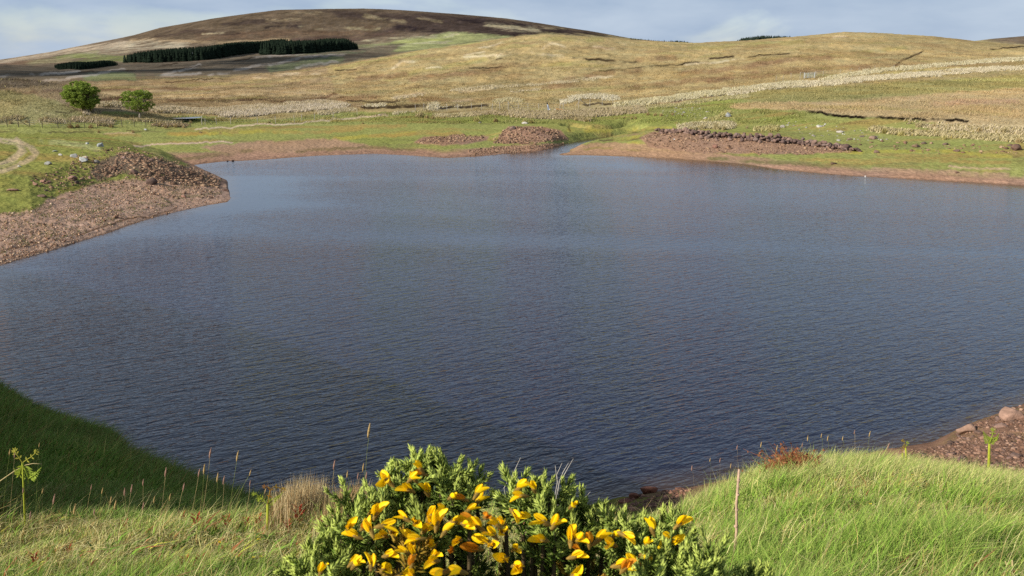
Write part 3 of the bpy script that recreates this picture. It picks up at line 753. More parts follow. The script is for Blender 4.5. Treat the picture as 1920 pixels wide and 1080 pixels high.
def merge(parts):
    V = []; Fc = []; o = 0
    for v, f in parts:
        V.append(v); Fc.append(f+o); o += len(v)
    return np.concatenate(V), np.concatenate(Fc)


def blades(P, h, w, lean, col, bend=.35, wind=(1., .15), face=None, rg=rng):
    """grass blades as tapered ribbons: 5 vertices each. returns verts, quad+tri faces, loop totals, colours"""
    n = len(P); h = np.broadcast_to(h, n); w = np.broadcast_to(w, n)
    th = rg.uniform(0, 2*math.pi, n)
    if face is not None: th = face+rg.normal(0, .5, n)
    side = np.stack([np.cos(th), np.sin(th), np.zeros(n)], 1)
    la = rg.uniform(0, 2*math.pi, n); lm = np.abs(rg.normal(0, 1, n))*lean
    ld = np.stack([np.cos(la)*lm+wind[0]*lean*.8, np.sin(la)*lm+wind[1]*lean*.8, np.zeros(n)], 1)
    up = np.array([0, 0, 1.])
    hw = (w/2)[:, None]*side
    H1 = (h*.5)[:, None]; H2 = h[:, None]
    mid = P+up*H1*.97+ld*H1*(1-bend)
    tip = P+up*H2*(1-.25*np.minimum(lm, 1.5)[:, None]*lean)+ld*H2*(1+bend)
    V = np.stack([P-hw, P+hw, mid+hw*.8, mid-hw*.8, tip], 1).reshape(-1, 3)
    b = np.arange(n)*5
    Fq = np.stack([b, b+1, b+2, b+3, b+3, b+2, b+4], 1).ravel()
    lt = np.tile([4, 3], n)
    C = np.repeat(col, 5, axis=0).reshape(n, 5, 3)
    C[:, 4] = C[:, 4]*.75+alb(222, 206, 150)*.25
    return V, Fq, lt, C.reshape(-1, 3)


def tris(P, h, w, lean, col, wind=(.35, .1), rg=rng):
    """coarse grass tufts for the distance: one slim triangle each"""
    n = len(P)
    th = rg.uniform(0, 2*math.pi, n)
    side = np.stack([np.cos(th), np.sin(th), np.zeros(n)], 1)*(w/2)[:, None]
    ld = rg.normal(0, 1, (n, 2))*lean+np.array(wind)*lean
    tip = P+np.stack([ld[:, 0]*h, ld[:, 1]*h, h], 1)
    V = np.stack([P-side, P+side, tip], 1).reshape(-1, 3)
    return V, np.arange(3*n), np.full(n, 3), np.repeat(col, 3, axis=0)


def put(src, loc, rot=(0, 0, 0), scale=1.0, **k):
    o = src.copy(); COL.objects.link(o); o.location = loc; o.rotation_euler = rot
    o.scale = (scale, scale, scale) if np.isscalar(scale) else scale
    return tag(o, **k)


def pxm(P):
    """metres per photograph pixel at the point P"""
    return float(P[1]*CP-(P[2]-H)*SP)/F


M_grassfar = mat_attr('rough_grass', var=.18, scale=2., transl=.25)
M_rock = mat_attr('stone', rough=.9, var=.3, scale=5., bump=.03, bscale=9., spec=.15)
M_bark = mat_plain('bark', alb(120, 100, 80), var=.35, scale=3, bump=.03)
M_wood = mat_plain('weathered_timber', alb(168, 160, 146), var=.25, scale=8)
M_wooddark = mat_plain('dark_timber', alb(96, 86, 70), var=.25, scale=8)
M_metal = mat_plain('galvanised_metal', alb(176, 190, 196), rough=.5, var=.1, spec=.5)

# ------------------------------------------------------------------ rough grass and tussocks over the far ground (stuff)
NS = 620000
a_ = rng.uniform(-.68, .68, NS); Y_ = np.exp(rng.uniform(math.log(118), math.log(560), NS)); X_ = a_*Y_
Z_ = z_far(X_, Y_)
u_, v_ = project(X_, Y_, Z_)
ok = (Z_ > .5)
a_, X_, Y_, Z_, u_, v_ = a_[ok], X_[ok], Y_[ok], Z_[ok], u_[ok], v_[ok]
GC_ = ground_colour(X_, Y_, Z_)
BANDS = [  # pale rush and grass bands: line, half width in px, colour, chance
    (((1160, 199), (1200, 194), (1240, 189), (1300, 180), (1360, 172), (1420, 165), (1500, 158)), 5.0, (214, 202, 148), 1.0, 1.0),
    (((1060, 192), (1075, 185), (1095, 182), (1120, 182), (1150, 186)), 4.0, (218, 206, 160), 1.0, 1.1),
    (((1370, 176), (1440, 164), (1500, 159), (1560, 156), (1600, 150), (1660, 146), (1720, 141), (1790, 135), (1860, 130), (1940, 126)), 4.5, (220, 206, 158), 1.0, 1.0),
    (((1545, 151), (1580, 142), (1640, 133), (1700, 128), (1780, 121), (1860, 114), (1940, 109)), 3.4, (214, 202, 150), .9, .9),
    (((965, 214), (1020, 218), (1060, 217), (1100, 214), (1150, 210), (1200, 206)), 6.5, (190, 172, 124), 1.0, .9),
    (((1050, 221), (1090, 224), (1100, 226)), 3, (176, 158, 108), .8, .8),
    (((1190, 203), (1260, 198), (1320, 190), (1400, 180)), 2.5, (190, 178, 120), .5, .7),
    (((1640, 244), (1700, 250), (1760, 252), (1920, 262), (2000, 266)), 5.0, (198, 182, 124), .75, .7),
    (((1740, 236), (1800, 240), (1860, 244), (1960, 250)), 7.0, (206, 188, 136), .7, .65),
    (((1700, 230), (1750, 232)), 3, (196, 176, 124), .7, .8),
    (((1280, 242), (1300, 238), (1330, 236), (1370, 236)), 5.0, (206, 192, 140), 1.0, .9),
    (((1320, 228), (1350, 220), (1365, 212)), 3, (190, 180, 110), .6, .7),
    (((1420, 243), (1455, 242)), 3, (184, 172, 108), .8, .8),
    (((295, 206), (340, 208), (400, 210), (440, 206), (500, 202), (560, 206)), 5.0, (206, 188, 142), 1.0, .9),
    (((420, 217), (460, 214), (520, 208), (580, 203), (640, 200)), 5.0, (214, 198, 156), 1.0, 1.0),
    (((540, 196), (600, 192), (640, 196)), 4.0, (204, 186, 140), .7, .8),
    (((600, 212), (640, 208), (660, 206)), 3.0, (196, 180, 132), .7, .8),
    (((190, 198), (230, 197)), 3.5, (204, 188, 140), .9, .9),
    (((155, 200), (165, 206), (162, 214)), 3, (208, 192, 150), .8, .9),
    (((140, 224), (180, 226), (206, 230)), 4.5, (198, 178, 132), .9, .9),
    (((80, 226), (115, 228)), 4.0, (192, 176, 128), .8, .8), (((0, 226), (40, 222)), 4, (186, 170, 120), .7, .8),
    (((250, 226), (280, 226), (330, 229)), 2.6, (184, 168, 116), .7, .7), (((288, 234), (320, 236), (345, 236)), 2.8, (174, 152, 110), .8, .7),
    (((740, 212), (800, 206), (870, 200)), 2.4, (204, 190, 142), .6, .7), (((800, 202), (815, 196), (820, 200)), 3.0, (206, 192, 142), .7, .8),
    (((820, 218), (860, 216), (900, 215)), 2.6, (198, 182, 130), .8, .7), (((890, 215), (920, 213), (955, 216)), 3.0, (190, 170, 122), .7, .8),
    (((970, 210), (1010, 208)), 3, (190, 176, 112), .5, .7), (((930, 190), (950, 186), (975, 190)), 3.5, (200, 186, 132), .7, .8),
    (((690, 198), (720, 197)), 2.0, (212, 198, 150), .7, .7), (((850, 170), (900, 164), (960, 162), (1040, 156), (1120, 148)), 2.2, (212, 196, 146), .55, .7),
    (((960, 172), (1010, 169)), 1.8, (210, 194, 146), .5, .7), (((1790, 150), (1920, 152)), 2, (188, 180, 104), .4, .7),
    (((740, 184), (790, 178)), 2.4, (208, 190, 142), .5, .7), (((1560, 150), (1700, 170)), 0.1, (200, 180, 120), .1, .5),
]
Vs, Fs, Ls, Cs = [], [], [], []; off = 0
def push(V, Fq, lt, C):
    global off
    Vs.append(V); Fs.append(Fq+off); Ls.append(lt); Cs.append(C); off += len(V)
def flush(name, mat, **k):
    global Vs, Fs, Ls, Cs, off
    o = np_mesh(name, np.concatenate(Vs), np.concatenate(Fs), np.concatenate(Ls), mat, np.concatenate(Cs))
    Vs, Fs, Ls, Cs, off = [], [], [], [], 0
    return tag(o, **k)
nzu = fbm(X_/5, Y_/7, 3, 201)*6; nzv = fbm(X_/4, Y_/7, 3, 203)*2.2
taken = np.zeros(len(X_), bool)
HAG = [((1512, 210), (1545, 212), (1580, 217), (1640, 220), (1700, 222), (1760, 224), (1812, 227)), ((686, 204), (730, 201), (800, 200)), ((820, 201), (860, 199), (905, 196)), ((1090, 196), (1120, 193), (1150, 195)), ((1332, 108), (1376, 107)), ((1070, 109), (1120, 111), (1190, 116))]
bare = np.zeros(len(X_), bool)
for q in HAG:
    d = np.minimum(np.minimum(seg_dist(u_, v_-1, q), seg_dist(u_, v_-4, q)), seg_dist(u_, v_-7, q))
    bare |= d < 3.0
bare &= vnoise(X_/1.6, Y_/3, 209) > .16
for pts, hw, colr, ch, hh in BANDS:
    m = (u_ > min(q[0] for q in pts)-20) & (u_ < max(q[0] for q in pts)+20) & (v_ > min(q[1] for q in pts)-14) & (v_ < max(q[1] for q in pts)+14)
    idx = np.nonzero(m)[0]
    d = seg_dist((u_[idx]+nzu[idx])*.6, v_[idx]+nzv[idx], [(q[0]*.6, q[1]) for q in pts])
    idx = idx[(d < hw) & (rng.random(len(idx)) < ch) & ~bare[idx]]
    if not len(idx): continue
    taken[idx] = True
    clump = .65+.55*vnoise(X_[idx]/1.5, Y_[idx]/2.0, 207)
    reps = 5
    ii = np.repeat(idx, reps); n = len(ii)
    P = np.stack([X_[ii]+rng.normal(0, .30, n), Y_[ii]+rng.normal(0, .30, n), Z_[ii]-.05], 1)
    h = np.repeat(clump, reps)*hh*rng.uniform(.45, .95, n)*.85; w = rng.uniform(.16, .32, n)
    c = np.clip(alb(*colr)*np.array([1.08, 1.08, 1.35])*rng.uniform(.78, 1.22, n)[:, None], 0, .8)
    g = rng.random(n) < .15; c[g] = alb(168, 152, 92)
    push(*tris(P, h, w, .45, c, wind=(.9, .2)))
flush('rush_bands', M_grassfar, label='bands of bleached rushes and tall pale grass across the moor behind the lake', cat='grass', kind='stuff')
# short rough grass of the moor itself
moor = np.nonzero(~taken & ~bare & (((Z_ > 2.6) & (Y_ > 165)) | ((v_ < 232))) & (Y_ < 520))[0]
lum = GC_[moor].sum(1)
moor = moor[(rng.random(len(moor)) < .62*(1-.6*sstep(330, 480, Y_[moor]))) & (lum > .22)]
ii = np.repeat(moor, 3); n = len(ii)
P = np.stack([X_[ii]+rng.normal(0, .4, n), Y_[ii]+rng.normal(0, .5, n), Z_[ii]-.04], 1)
c = GC_[ii]*rng.uniform(.84, 1.22, n)[:, None]
k = rng.random(n) < .05; c[k] = alb(206, 190, 132)*rng.uniform(.8, 1.1, k.sum())[:, None]
hh = (.14+.30*sstep(-.1, .5, fbm(X_[ii]/3, Y_[ii]/4, 3, 211)))*rng.uniform(.6, 1.3, n)
push(*tris(P, hh, rng.uniform(.09, .22, n)*(Y_[ii]/260)**.5, .5, np.clip(c, .004, .8)))
flush('moor_grass', M_grassfar, label='short rough tussocky moor grass covering the slopes', cat='grass', kind='stuff')

# ------------------------------------------------------------------ single rush tussocks
def tussock_mesh(seed, colr, nb=90):
    rg = np.random.default_rng(seed)
    r = np.sqrt(rg.random(nb))*.34; t = rg.uniform(0, 2*math.pi, nb)
    P = np.stack([r*np.cos(t), r*np.sin(t), np.full(nb, -.06)], 1)
    h = rg.uniform(.55, 1.0, nb)*(1-.5*(r/.34)**2)
    V, Fq, lt, C = blades(P, h, .06, .30, alb(*colr)*rg.uniform(.7, 1.2, nb)[:, None], rg=rg)
    o = np_mesh('rush_tussock', V, Fq, lt, M_grassfar, C)
    return o
TV = [tussock_mesh(300+i, c) for i, c in enumerate([(204, 186, 138), (186, 162, 112), (196, 182, 116), (176, 150, 104)])]
TL = ['pale straw-coloured rush tussock in the short grass by the far shore', 'tan rush tussock in the short grass by the far shore', 'yellow-green rush tussock in the short grass by the far shore', 'brown rush tussock in the short grass by the far shore']
TG = ['pale rush tussocks', 'tan rush tussocks', 'yellow-green rush tussocks', 'brown rush tussocks']
TUS = [(785, 220, 25, 0), (800, 222, 14, 1), (812, 223, 14, 1), (895, 228, 20, 2), (930, 229, 16, 3), (985, 231, 16, 2), (997, 231, 16, 2), (1171, 222, 8, 3), (1184, 223, 8, 3), (1192, 223, 9, 3), (1215, 216, 12, 1), (1228, 217, 12, 1), (1240, 218, 12, 1), (1262, 216, 11, 1), (1280, 218, 9, 3), (1268, 232, 7, 2),
       (88, 226, 16, 1), (133, 240, 18, 3), (145, 239, 14, 1), (170, 240, 15, 3), (186, 236, 18, 0), (198, 237, 18, 0), (208, 239, 14, 1), (300, 236, 15, 1), (312, 240, 13, 3), (330, 239, 14, 1), (290, 234, 9, 2), (345, 240, 9, 1), (358, 231, 10, 1), (1400, 241, 10, 0), (1430, 248, 12, 2), (1445, 248, 16, 2), (1458, 247, 10, 2),
       (1293, 246, 18, 0), (1318, 242, 18, 0), (1345, 243, 22, 0), (1357, 244, 18, 0), (1722, 238, 22, 0), (1752, 240, 16, 1), (1660, 250, 20, 2), (1688, 254, 20, 2), (850, 219, 14, 0), (872, 218, 14, 0), (505, 231, 8, 3), (680, 232, 6, 3), (20, 232, 12, 1), (50, 230, 10, 1), (1594, 202, 8, 0), (1098, 228, 11, 1), (1080, 226, 10, 1),
       (1640, 240, 12, 0), (1880, 250, 24, 0), (1835, 248, 20, 1), (250, 249, 10, 3), (186, 249, 9, 3), (1770, 262, 16, 2), (1910, 268, 20, 1)]
used = set()
for k, (u, v, w, t) in enumerate(TUS):
    P = hit(u, v, n=1500, y0=100, y1=600); s = max(.55, w*pxm(P)/1.15)
    if t not in used:
        o = TV[t]; used.add(t); o.location = P; o.rotation_euler = (0, 0, k); o.scale = (s, s, s*.9); tag(o, TL[t], 'rush tussock', TG[t])
    else:
        put(TV[t], P, (0, 0, k*1.7), (s, s, s*.9), label=TL[t], cat='rush tussock', group=TG[t])

# ------------------------------------------------------------------ the two broadleaf trees
M_leaf = mat_attr('broad_leaf', rough=.7, var=.3, scale=1.5, transl=.3)
def tree(name, px, base_v, w_px, h_px, nleaf, openness, label, seed, flat_top, trunk_mat, lean=0.):
    rg = np.random.default_rng(seed)
    P = hit(px, base_v, n=3000, y0=100, y1=500); m = pxm(P)
    w, h = w_px*m, h_px*m
    root = bpy.data.objects.new(name, None); COL.objects.link(root); root.location = P; tag(root, label, 'tree')
    parts = []; tips = []
    fork = h*.16
    parts.append(tube([(0, 0, -.3), (.05, 0, fork*.5), (.1+lean, .1, fork)], [.34*h/8, .26*h/8, .22*h/8], 8))
    for i in range(9):
        az = i*2.4+rg.uniform(-.3, .3); spread = rg.uniform(.35, .95); top = rg.uniform(.45, .86)*h
        e = np.array([math.cos(az)*w*.42*spread+lean*2, math.sin(az)*w*.42*spread, top])
        p0 = np.array([.1+lean, .1, fork]); mid = p0*.5+e*.5+np.array([rg.normal(0, .2), rg.normal(0, .2), .25])
        mid2 = mid*.5+e*.5+rg.normal(0, .2, 3)
        parts.append(tube([p0, mid*.5+p0*.5, mid, mid2, e], [.15*h/8, .12*h/8, .09*h/8, .06*h/8, .02], 6)); tips.append(e)
        for j in range(5):
            b = mid*(1-j/5)+e*(j/5)
            d = rg.normal(0, 1, 3); d[2] = abs(d[2])*.5-.15; d /= np.linalg.norm(d)
            e2 = b+d*rg.uniform(.5, 1.0)*w*.24
            parts.append(tube([b, (b+e2)/2+rg.normal(0, .08, 3), e2], [.05*h/8, .035*h/8, .012], 4)); tips.append(e2)
            for q in range(2):
                e3 = e2+rg.normal(0, .35, 3); parts.append(tube([(b+e2)/2, e3], [.022, .008], 3)); tips.append(e3)
    v, f = merge(parts)
    t = mesh_from('trunk', v, f, trunk_mat); t.parent = root
    tips = np.array(tips)
    # leaf clumps through the crown's volume
    K = int(150*openness[1])
    cen = rg.normal(size=(K, 3)); cen /= np.linalg.norm(cen, axis=1)[:, None]
    rad = rg.random(K)**(openness[2])
    cz = h*(.52 if not flat_top else .60)
    cen = cen*rad[:, None]*np.array([w*.45, w*.45, h*(.44 if not flat_top else .38)])
    if flat_top: cen[:, 2] = np.minimum(cen[:, 2], h*.27+rg.normal(0, .12, K))
    cen[:, 2] = cen[:, 2]+cz
    lop = .16*h*(cen[:, 0]/w)
    cen[:, 2] -= lop*(cen[:, 2] < cz)
    cen = cen[(rg.random(K) < openness[0]) | (cen[:, 2] > cz+.12*h)]
    sz = rg.uniform(.32, .62, len(cen))*h/8
    ci = rg.integers(0, len(cen), nleaf)
    dd = rg.normal(size=(nleaf, 3)); dd /= np.linalg.norm(dd, axis=1)[:, None]
    L0 = cen[ci]+dd*(sz[ci]*rg.random(nleaf)**.4)[:, None]*np.array([1.15, 1.15, .75])
    s = rg.uniform(.07, .14, nleaf)*h/8*1.25
    a = rg.normal(size=(nleaf, 3)); a /= np.linalg.norm(a, axis=1)[:, None]
    b = np.cross(a, dd+rg.normal(0, .6, (nleaf, 3))); b /= np.linalg.norm(b, axis=1)[:, None]+1e-9
    a *= s[:, None]; b *= s[:, None]*.6
    V = np.stack([L0-a, L0-b, L0+a, L0+b], 1).reshape(-1, 3)
    tone = rg.uniform(.75, 1.25, len(cen))[ci]*rg.uniform(.8, 1.2, nleaf)
    C = alb(146, 164, 74)*tone[:, None]
    y = rg.random(nleaf) < .2; C[y] = alb(160, 176, 80)*tone[y][:, None]
    C = np.repeat(C, 4, axis=0)
    cr = np_mesh('crown', V, np.arange(4*nleaf), np.full(nleaf, 4), M_leaf, C, parent=root)
    return root
tree('broadleaf_tree', 156, 209, 74, 58, 38000, (1.0, 3.2, .42), 'dense round green tree, the left one of two, behind the grassy mound', 41, False, M_bark)
tree('broadleaf_tree', 262, 221, 70, 55, 15000, (.6, 2.6, .34), 'open-crowned green tree with bare grey branches showing, beside the pool', 42, True, mat_plain('grey_bark', alb(160, 148, 130), var=.25, scale=3, bump=.03))

# small pool behind the trees' meadow: a sliver of water in the grass
A = hit(318, 225, n=3000, y0=120, y1=400); B = hit(380, 226, n=3000, y0=120, y1=400); zp = max(A[2], B[2])+.28
u8 = np.linspace(0, 2*math.pi, 33)[:-1]
cx, cy = (A+B)[:2]/2; hw = abs(B[0]-A[0])/2
V = np.array([(cx+hw*math.cos(t)*(1+.1*math.sin(3*t)), cy+3.2*math.sin(t)*(1+.15*math.sin(2*t+1)), zp) for t in u8]+[(cx, cy, zp)])
fc = np.array([(i, (i+1) % 32, 32) for i in range(32)])
mp_, nt, N, L, out = new_mat('still_water')
pb = N.new('ShaderNodeBsdfPrincipled'); pb.inputs['Base Color'].default_value = (.05, .055, .06, 1); pb.inputs['Roughness'].default_value = .12; pb.inputs['IOR'].default_value = 1.33
nn = N.new('ShaderNodeTexNoise'); nn.inputs['Scale'].default_value = 1.5; bb = N.new('ShaderNodeBump'); bb.inputs['Distance'].default_value = .04
L.new(nn.outputs['Fac'], bb.inputs['Height']); L.new(bb.outputs['Normal'], pb.inputs['Normal']); L.new(pb.outputs[0], out.inputs[0])
pool = mesh_from('pool_water', V, fc, mp_); tag(pool, 'sliver of pale still water in the meadow', 'water', kind='structure')

# ------------------------------------------------------------------ conifer plantations (far woods that read as one mass)
M_con = mat_attr('conifer', rough=.9, var=.3, scale=.3, transl=.0)
def conifer_templates(n=5):
    T = []
    for s in range(n):
        rg = np.random.default_rng(900+s); parts = []
        for k in range(7):
            z0 = .06+k*.13; r = .30*(1-k/7.6)*rg.uniform(.85, 1.1); m = 9
            ring = [(r*rg.uniform(.6, 1.15)*math.cos(2*math.pi*j/m+k), r*rg.uniform(.6, 1.15)*math.sin(2*math.pi*j/m+k), z0-rg.uniform(0, .05)) for j in range(m)]
            V = np.array(ring+[(0, 0, z0+.25)]); parts.append((V, np.array([(j, (j+1) % m, m) for j in range(m)])))
        T.append(merge(parts))
    return T
CT = conifer_templates()
def wood(label, base_px, rows_, step, hgt, nm='conifer_wood', drop=0., y0=500, depth=4.0, gappy=0., top_fade=None):
    B = np.array([hit(u, v, n=6000, y0=y0, y1=2690) for u, v in base_px])
    seg = np.hypot(*np.diff(B[:, :2], axis=0).T); cum = np.concatenate([[0], np.cumsum(seg)])
    s = []; 
    for r in range(rows_):
        q = np.arange(0, cum[-1], step)+rng.uniform(0, step)
        x = np.interp(q, cum, B[:, 0])+rng.normal(0, step*.25, len(q)); yy = np.interp(q, cum, B[:, 1])+r*depth+rng.normal(0, depth*.25, len(q))
        k = rng.random(len(q)) > gappy
        x = x[k]; yy = yy[k]; q = q[k]
        hs = hgt if top_fade is None else np.interp(q/cum[-1], top_fade[0], top_fade[1])*hgt
        s.append(np.stack([x, yy, np.broadcast_to(hs, len(x))*rng.uniform(.93, 1.05, len(x))], 1))
    s = np.concatenate(s); z = z_far(s[:, 0], s[:, 1])-drop
    parts = []; cols = []
    for i in range(len(s)):
        v, f = CT[i % 5]; t = rng.uniform(0, 6.28); c, sn = math.cos(t), math.sin(t)
        hh = s[i, 2]
        vv = np.stack([(v[:, 0]*c-v[:, 1]*sn)*hh*1.1, (v[:, 0]*sn+v[:, 1]*c)*hh*1.1, v[:, 2]*hh], 1)+np.array([s[i, 0], s[i, 1], z[i]])
        parts.append((vv, f)); cols.append(np.tile(alb(34, 43, 33)*rng.uniform(.8, 1.2), (len(v), 1)))
    V, Fc = merge(parts)
    o = mesh_from(nm, V, Fc, M_con, np.concatenate(cols)); tag(o, label, 'conifer wood', kind='stuff')
wood('long dark conifer plantation climbing the foot of the far hill', [(230, 118), (300, 117), (380, 113), (420, 107), (470, 100), (500, 97)], 17, 4.2, 14.5, depth=8.5, top_fade=([0, .1, .5, 1], [.62, .9, 1.1, 1.0]))
wood('dark block of conifers at the right end of the plantation', [(488, 103), (530, 103), (570, 101), (610, 97), (651, 94)], 13, 4.2, 16, depth=7, top_fade=([0, .6, .9, 1], [1, 1, .95, .6]))
wood('low strip of small conifers left of the long plantation', [(104, 133), (150, 131), (185, 126), (206, 122)], 6, 3.4, 7, depth=4, top_fade=([0, .15, .9, 1], [.5, 1, .9, .4]))
# woods standing just beyond the brow of the middle hill
def brow_wood(label, u0, u1, top_v, Yd, n, hmin, dens):
    parts = []; cols = []
    for i in range(n):
        t = rng.random(); u = u0+(u1-u0)*t; v = np.interp(t, [k/(len(top_v)-1) for k in range(len(top_v))], top_v)+rng.normal(0, .9)
        if rng.random() > dens: continue
        x, y, z = ray(u, v); y_ = Yd+rng.uniform(0, 30); s = y_/y
        X, Zt = x*s, H+z*s
        g = float(z_far(np.array([X]), np.array([y_]), False)[0]); hh = Zt-g
        if hh < 1.2: continue
        vt, f = CT[i % 5]
        w_ = min(hh*.6, 4.5); parts.append((vt*np.array([w_*1.6, w_*1.6, hh])+np.array([X, y_, g]), f))
        cols.append(np.tile(alb(46, 56, 46)*rng.uniform(.7, 1.2), (len(vt), 1)))
    V, Fc = merge(parts); o = mesh_from('conifer_wood', V, Fc, M_con, np.concatenate(cols)); tag(o, label, 'conifer wood', kind='stuff')
brow_wood('dark conifer tops showing over the saddle of the middle hill', 1382, 1482, [76, 71, 69, 68, 69, 70], 700, 420, 6, 1.)
brow_wood('thin line of conifer tops on the skyline right of the brown hill', 1180, 1294, [73, 75, 77, 78, 77, 80], 700, 330, 6, 1.)

# ------------------------------------------------------------------ cloud that shades the valley slope
m, nt, N, L, out = new_mat('cloud_white')
d = N.new('ShaderNodeBsdfDiffuse'); d.inputs['Color'].default_value = (.8, .81, .83, 1)
tr = N.new('ShaderNodeBsdfTransparent'); ms_ = N.new('ShaderNodeMixShader'); ms_.inputs['Fac'].default_value = .11
L.new(tr.outputs[0], ms_.inputs[1]); L.new(d.outputs[0], ms_.inputs[2]); L.new(ms_.outputs[0], out.inputs[0])
cl = []
gx, gy = -430, 880
tt = 620/math.tan(SUN_EL)
cx0, cy0 = gx+SUN_AZ[0]*tt, gy+SUN_AZ[1]*tt
for i in range(40):
    r_ = rng.random()**.5; t = rng.uniform(0, 6.28); s = rng.uniform(60, 120)
    v, f = ICO3; n = fbm(v[:, 0]*2+i, v[:, 1]*2+v[:, 2], 3, i)
    ex, ey = 400, 350
    cl.append((v*(1+.25*n)[:, None]*np.array([s, s, s*.45])+np.array([cx0+ex*r_*math.cos(t), cy0+ey*r_*math.sin(t), H+620+rng.uniform(-20, 30)]), f))
V, Fc = merge(cl)
tag(mesh_from('cloud', V, Fc, m, smooth=True), 'bank of low cloud off to the left whose shadow lies on the valley slope', 'cloud', kind='structure')
# ------------------------------------------------------------------ fences, gate, poles
def empty(name, loc, **k):
    o = bpy.data.objects.new(name, None); COL.objects.link(o); o.location = loc; return tag(o, **k)
def fence(base, label, height, mat, brace=(), pale=(), wires=3, y1=420):
    P = [hit(u, v, n=2500, y0=100, y1=y1) for u, v in base]
    o0 = np.array(P[0]); root = empty('post_and_wire_fence', o0, label=label, cat='fence')
    src = {}
    for i, p_ in enumerate(P):
        m_ = M_wood if i in pale else mat
        r = .075 if i in brace else .055; h = height*(1.25 if i in brace else rng.uniform(.92, 1.08))
        v, f = tube([(0, 0, -.3), (0, 0, h*.5), (rng.normal(0, .05), 0, h)], [r, r, r*.9], 6)
        po = mesh_from('post', v+p_-o0, f, m_); po.parent = root
        if i in brace:
            v, f = tube([(0, 0, h*.85), (1.7, .1, .05)], [.05, .05], 5)
            bo = mesh_from('brace', v+p_-o0, f, m_); bo.parent = root
    for w in range(wires):
        hz = height*(.35+.28*w)
        v, f = tube([p_-o0+np.array([0, 0, hz]) for p_ in P], [.006]*len(P), 3)
        wo_ = mesh_from('wire', v, f, M_metal); wo_.parent = root
fence([(-22, 239), (-3, 238), (14, 238), (35, 238), (56, 238), (80, 240), (109, 240), (134, 240), (159, 240), (183, 239), (207, 239), (229, 238), (252, 238), (274, 238), (295, 238), (316, 238), (336, 239), (357, 238)],
      'long wire fence on dark posts running below the two trees', 1.25, M_wooddark, brace=(3,), pale=())
fence([(379, 234), (385, 234), (406, 233), (433, 233), (483, 231), (517, 232), (552, 230), (566, 228), (590, 226), (625, 223), (670, 217)],
      'wire fence on pale posts continuing right of the pool', 1.3, M_wood, brace=(0,))
fence([(779, 208), (795, 207), (806, 208), (821, 208), (838, 208), (858, 208), (884, 206), (903, 206), (923, 207), (937, 206), (953, 206), (972, 206), (990, 206), (1010, 207), (1026, 207), (1050, 206), (1056, 206)],
      'grey wire fence along the bank behind the stream mouth', 1.5, M_wood, brace=(10,))
fence([(1085, 203), (1106, 200), (1129, 198), (1149, 193)], 'four tall pale fence posts beside the dark ditch and rush clump', 2.0, M_wood, wires=2)
fence([(1455, 152), (1468, 151), (1483, 146)], 'short wire fence left of the field gate', 1.6, M_wood, wires=3, y1=500)
fence([(1531, 144), (1543, 143), (1575, 139), (1595, 137), (1610, 135), (1640, 132), (1676, 130)], 'wire fence climbing right from the field gate', 1.6, M_wood, wires=3, y1=500)
# leaning timbers in the ditch
P = hit(1100, 197, n=2500, y0=100, y1=420); m_ = pxm(P)
v, f = tube([(-12*m_, 0, 9*m_), (0, 0, 1*m_)], [.07, .07], 6); o = mesh_from('fallen_post', v, f, M_wood); o.location = P; tag(o, 'pale fallen post leaning into the dark ditch beside the rush clump', 'post')
P = hit(1080, 199, n=2500, y0=100, y1=420)
v, f = tube([(0, 0, 0), (8*m_, 0, 12*m_)], [.05, .05], 6); o = mesh_from('leaning_pole', v, f, M_wood); o.location = P; tag(o, 'thin pale pole leaning in the rush clump left of the fallen post', 'pole')
P = hit(1029, 207, n=2500, y0=100, y1=420); m_ = pxm(P)
root = empty('marker_post', P, label='leaning pale blue-grey post with a dark bag-like top at the fence end', cat='post')
v, f = tube([(0, 0, -.2), (-1*m_, 0, 6*m_), (-2.5*m_, 0, 11*m_)], [.18, .16, .12], 8); o = mesh_from('shaft', v, f, mat_plain('blue_grey_sheet', alb(150, 160, 176), var=.15)); o.parent = root
v, f = rock_shape(77, 2, .9); o = mesh_from('top', v*np.array([.26, .2, .28])+np.array([-3.2*m_, 0, 13*m_]), f, mat_plain('black_sheet', alb(40, 38, 38))); o.parent = root
# gate
A = hit(1508, 148, n=2500, y0=100, y1=500); B = hit(1527, 147, n=2500, y0=100, y1=500)
root = empty('field_gate', A, label='pale metal field gate between the rush bands on the right slope', cat='gate')
d = B-A; w = float(np.hypot(d[0], d[1])); zt = 1.75; zg = max(0, d[2])
bars = [tube([(0, 0, z), (d[0], d[1], z+zg)], [.028, .028], 6) for z in np.linspace(.35, zt, 6)]
bars += [tube([(d[0]*k, d[1]*k, .3+zg*k), (d[0]*k, d[1]*k, zt+zg*k)], [.04, .04], 6) for k in (.02, .34, .98)]
v, f = merge(bars); o = mesh_from('gate_leaf', v, f, M_metal); o.parent = root
for k in (-.04, 1.04):
    v, f = tube([(d[0]*k, d[1]*k, -.3), (d[0]*k, d[1]*k, zt+.35+zg*max(k, 0))], [.11, .11], 8); o = mesh_from('gate_post', v, f, M_wood); o.parent = root
# wooden barrier left of it
A = hit(1500, 148, n=2500, y0=100, y1=500)
root = empty('rail_hurdle', A, label='small timber rail frame standing left of the field gate', cat='fence')
for x in (-.0, 1.3):
    v, f = tube([(x, 0, -.2), (x, 0, 2.1)], [.06, .06], 6); o = mesh_from('post', v, f, M_wood); o.parent = root
v, f = tube([(0, 0, 2.0), (1.3, 0, 2.0)], [.05, .05], 6); o = mesh_from('rail', v, f, M_wood); o.parent = root
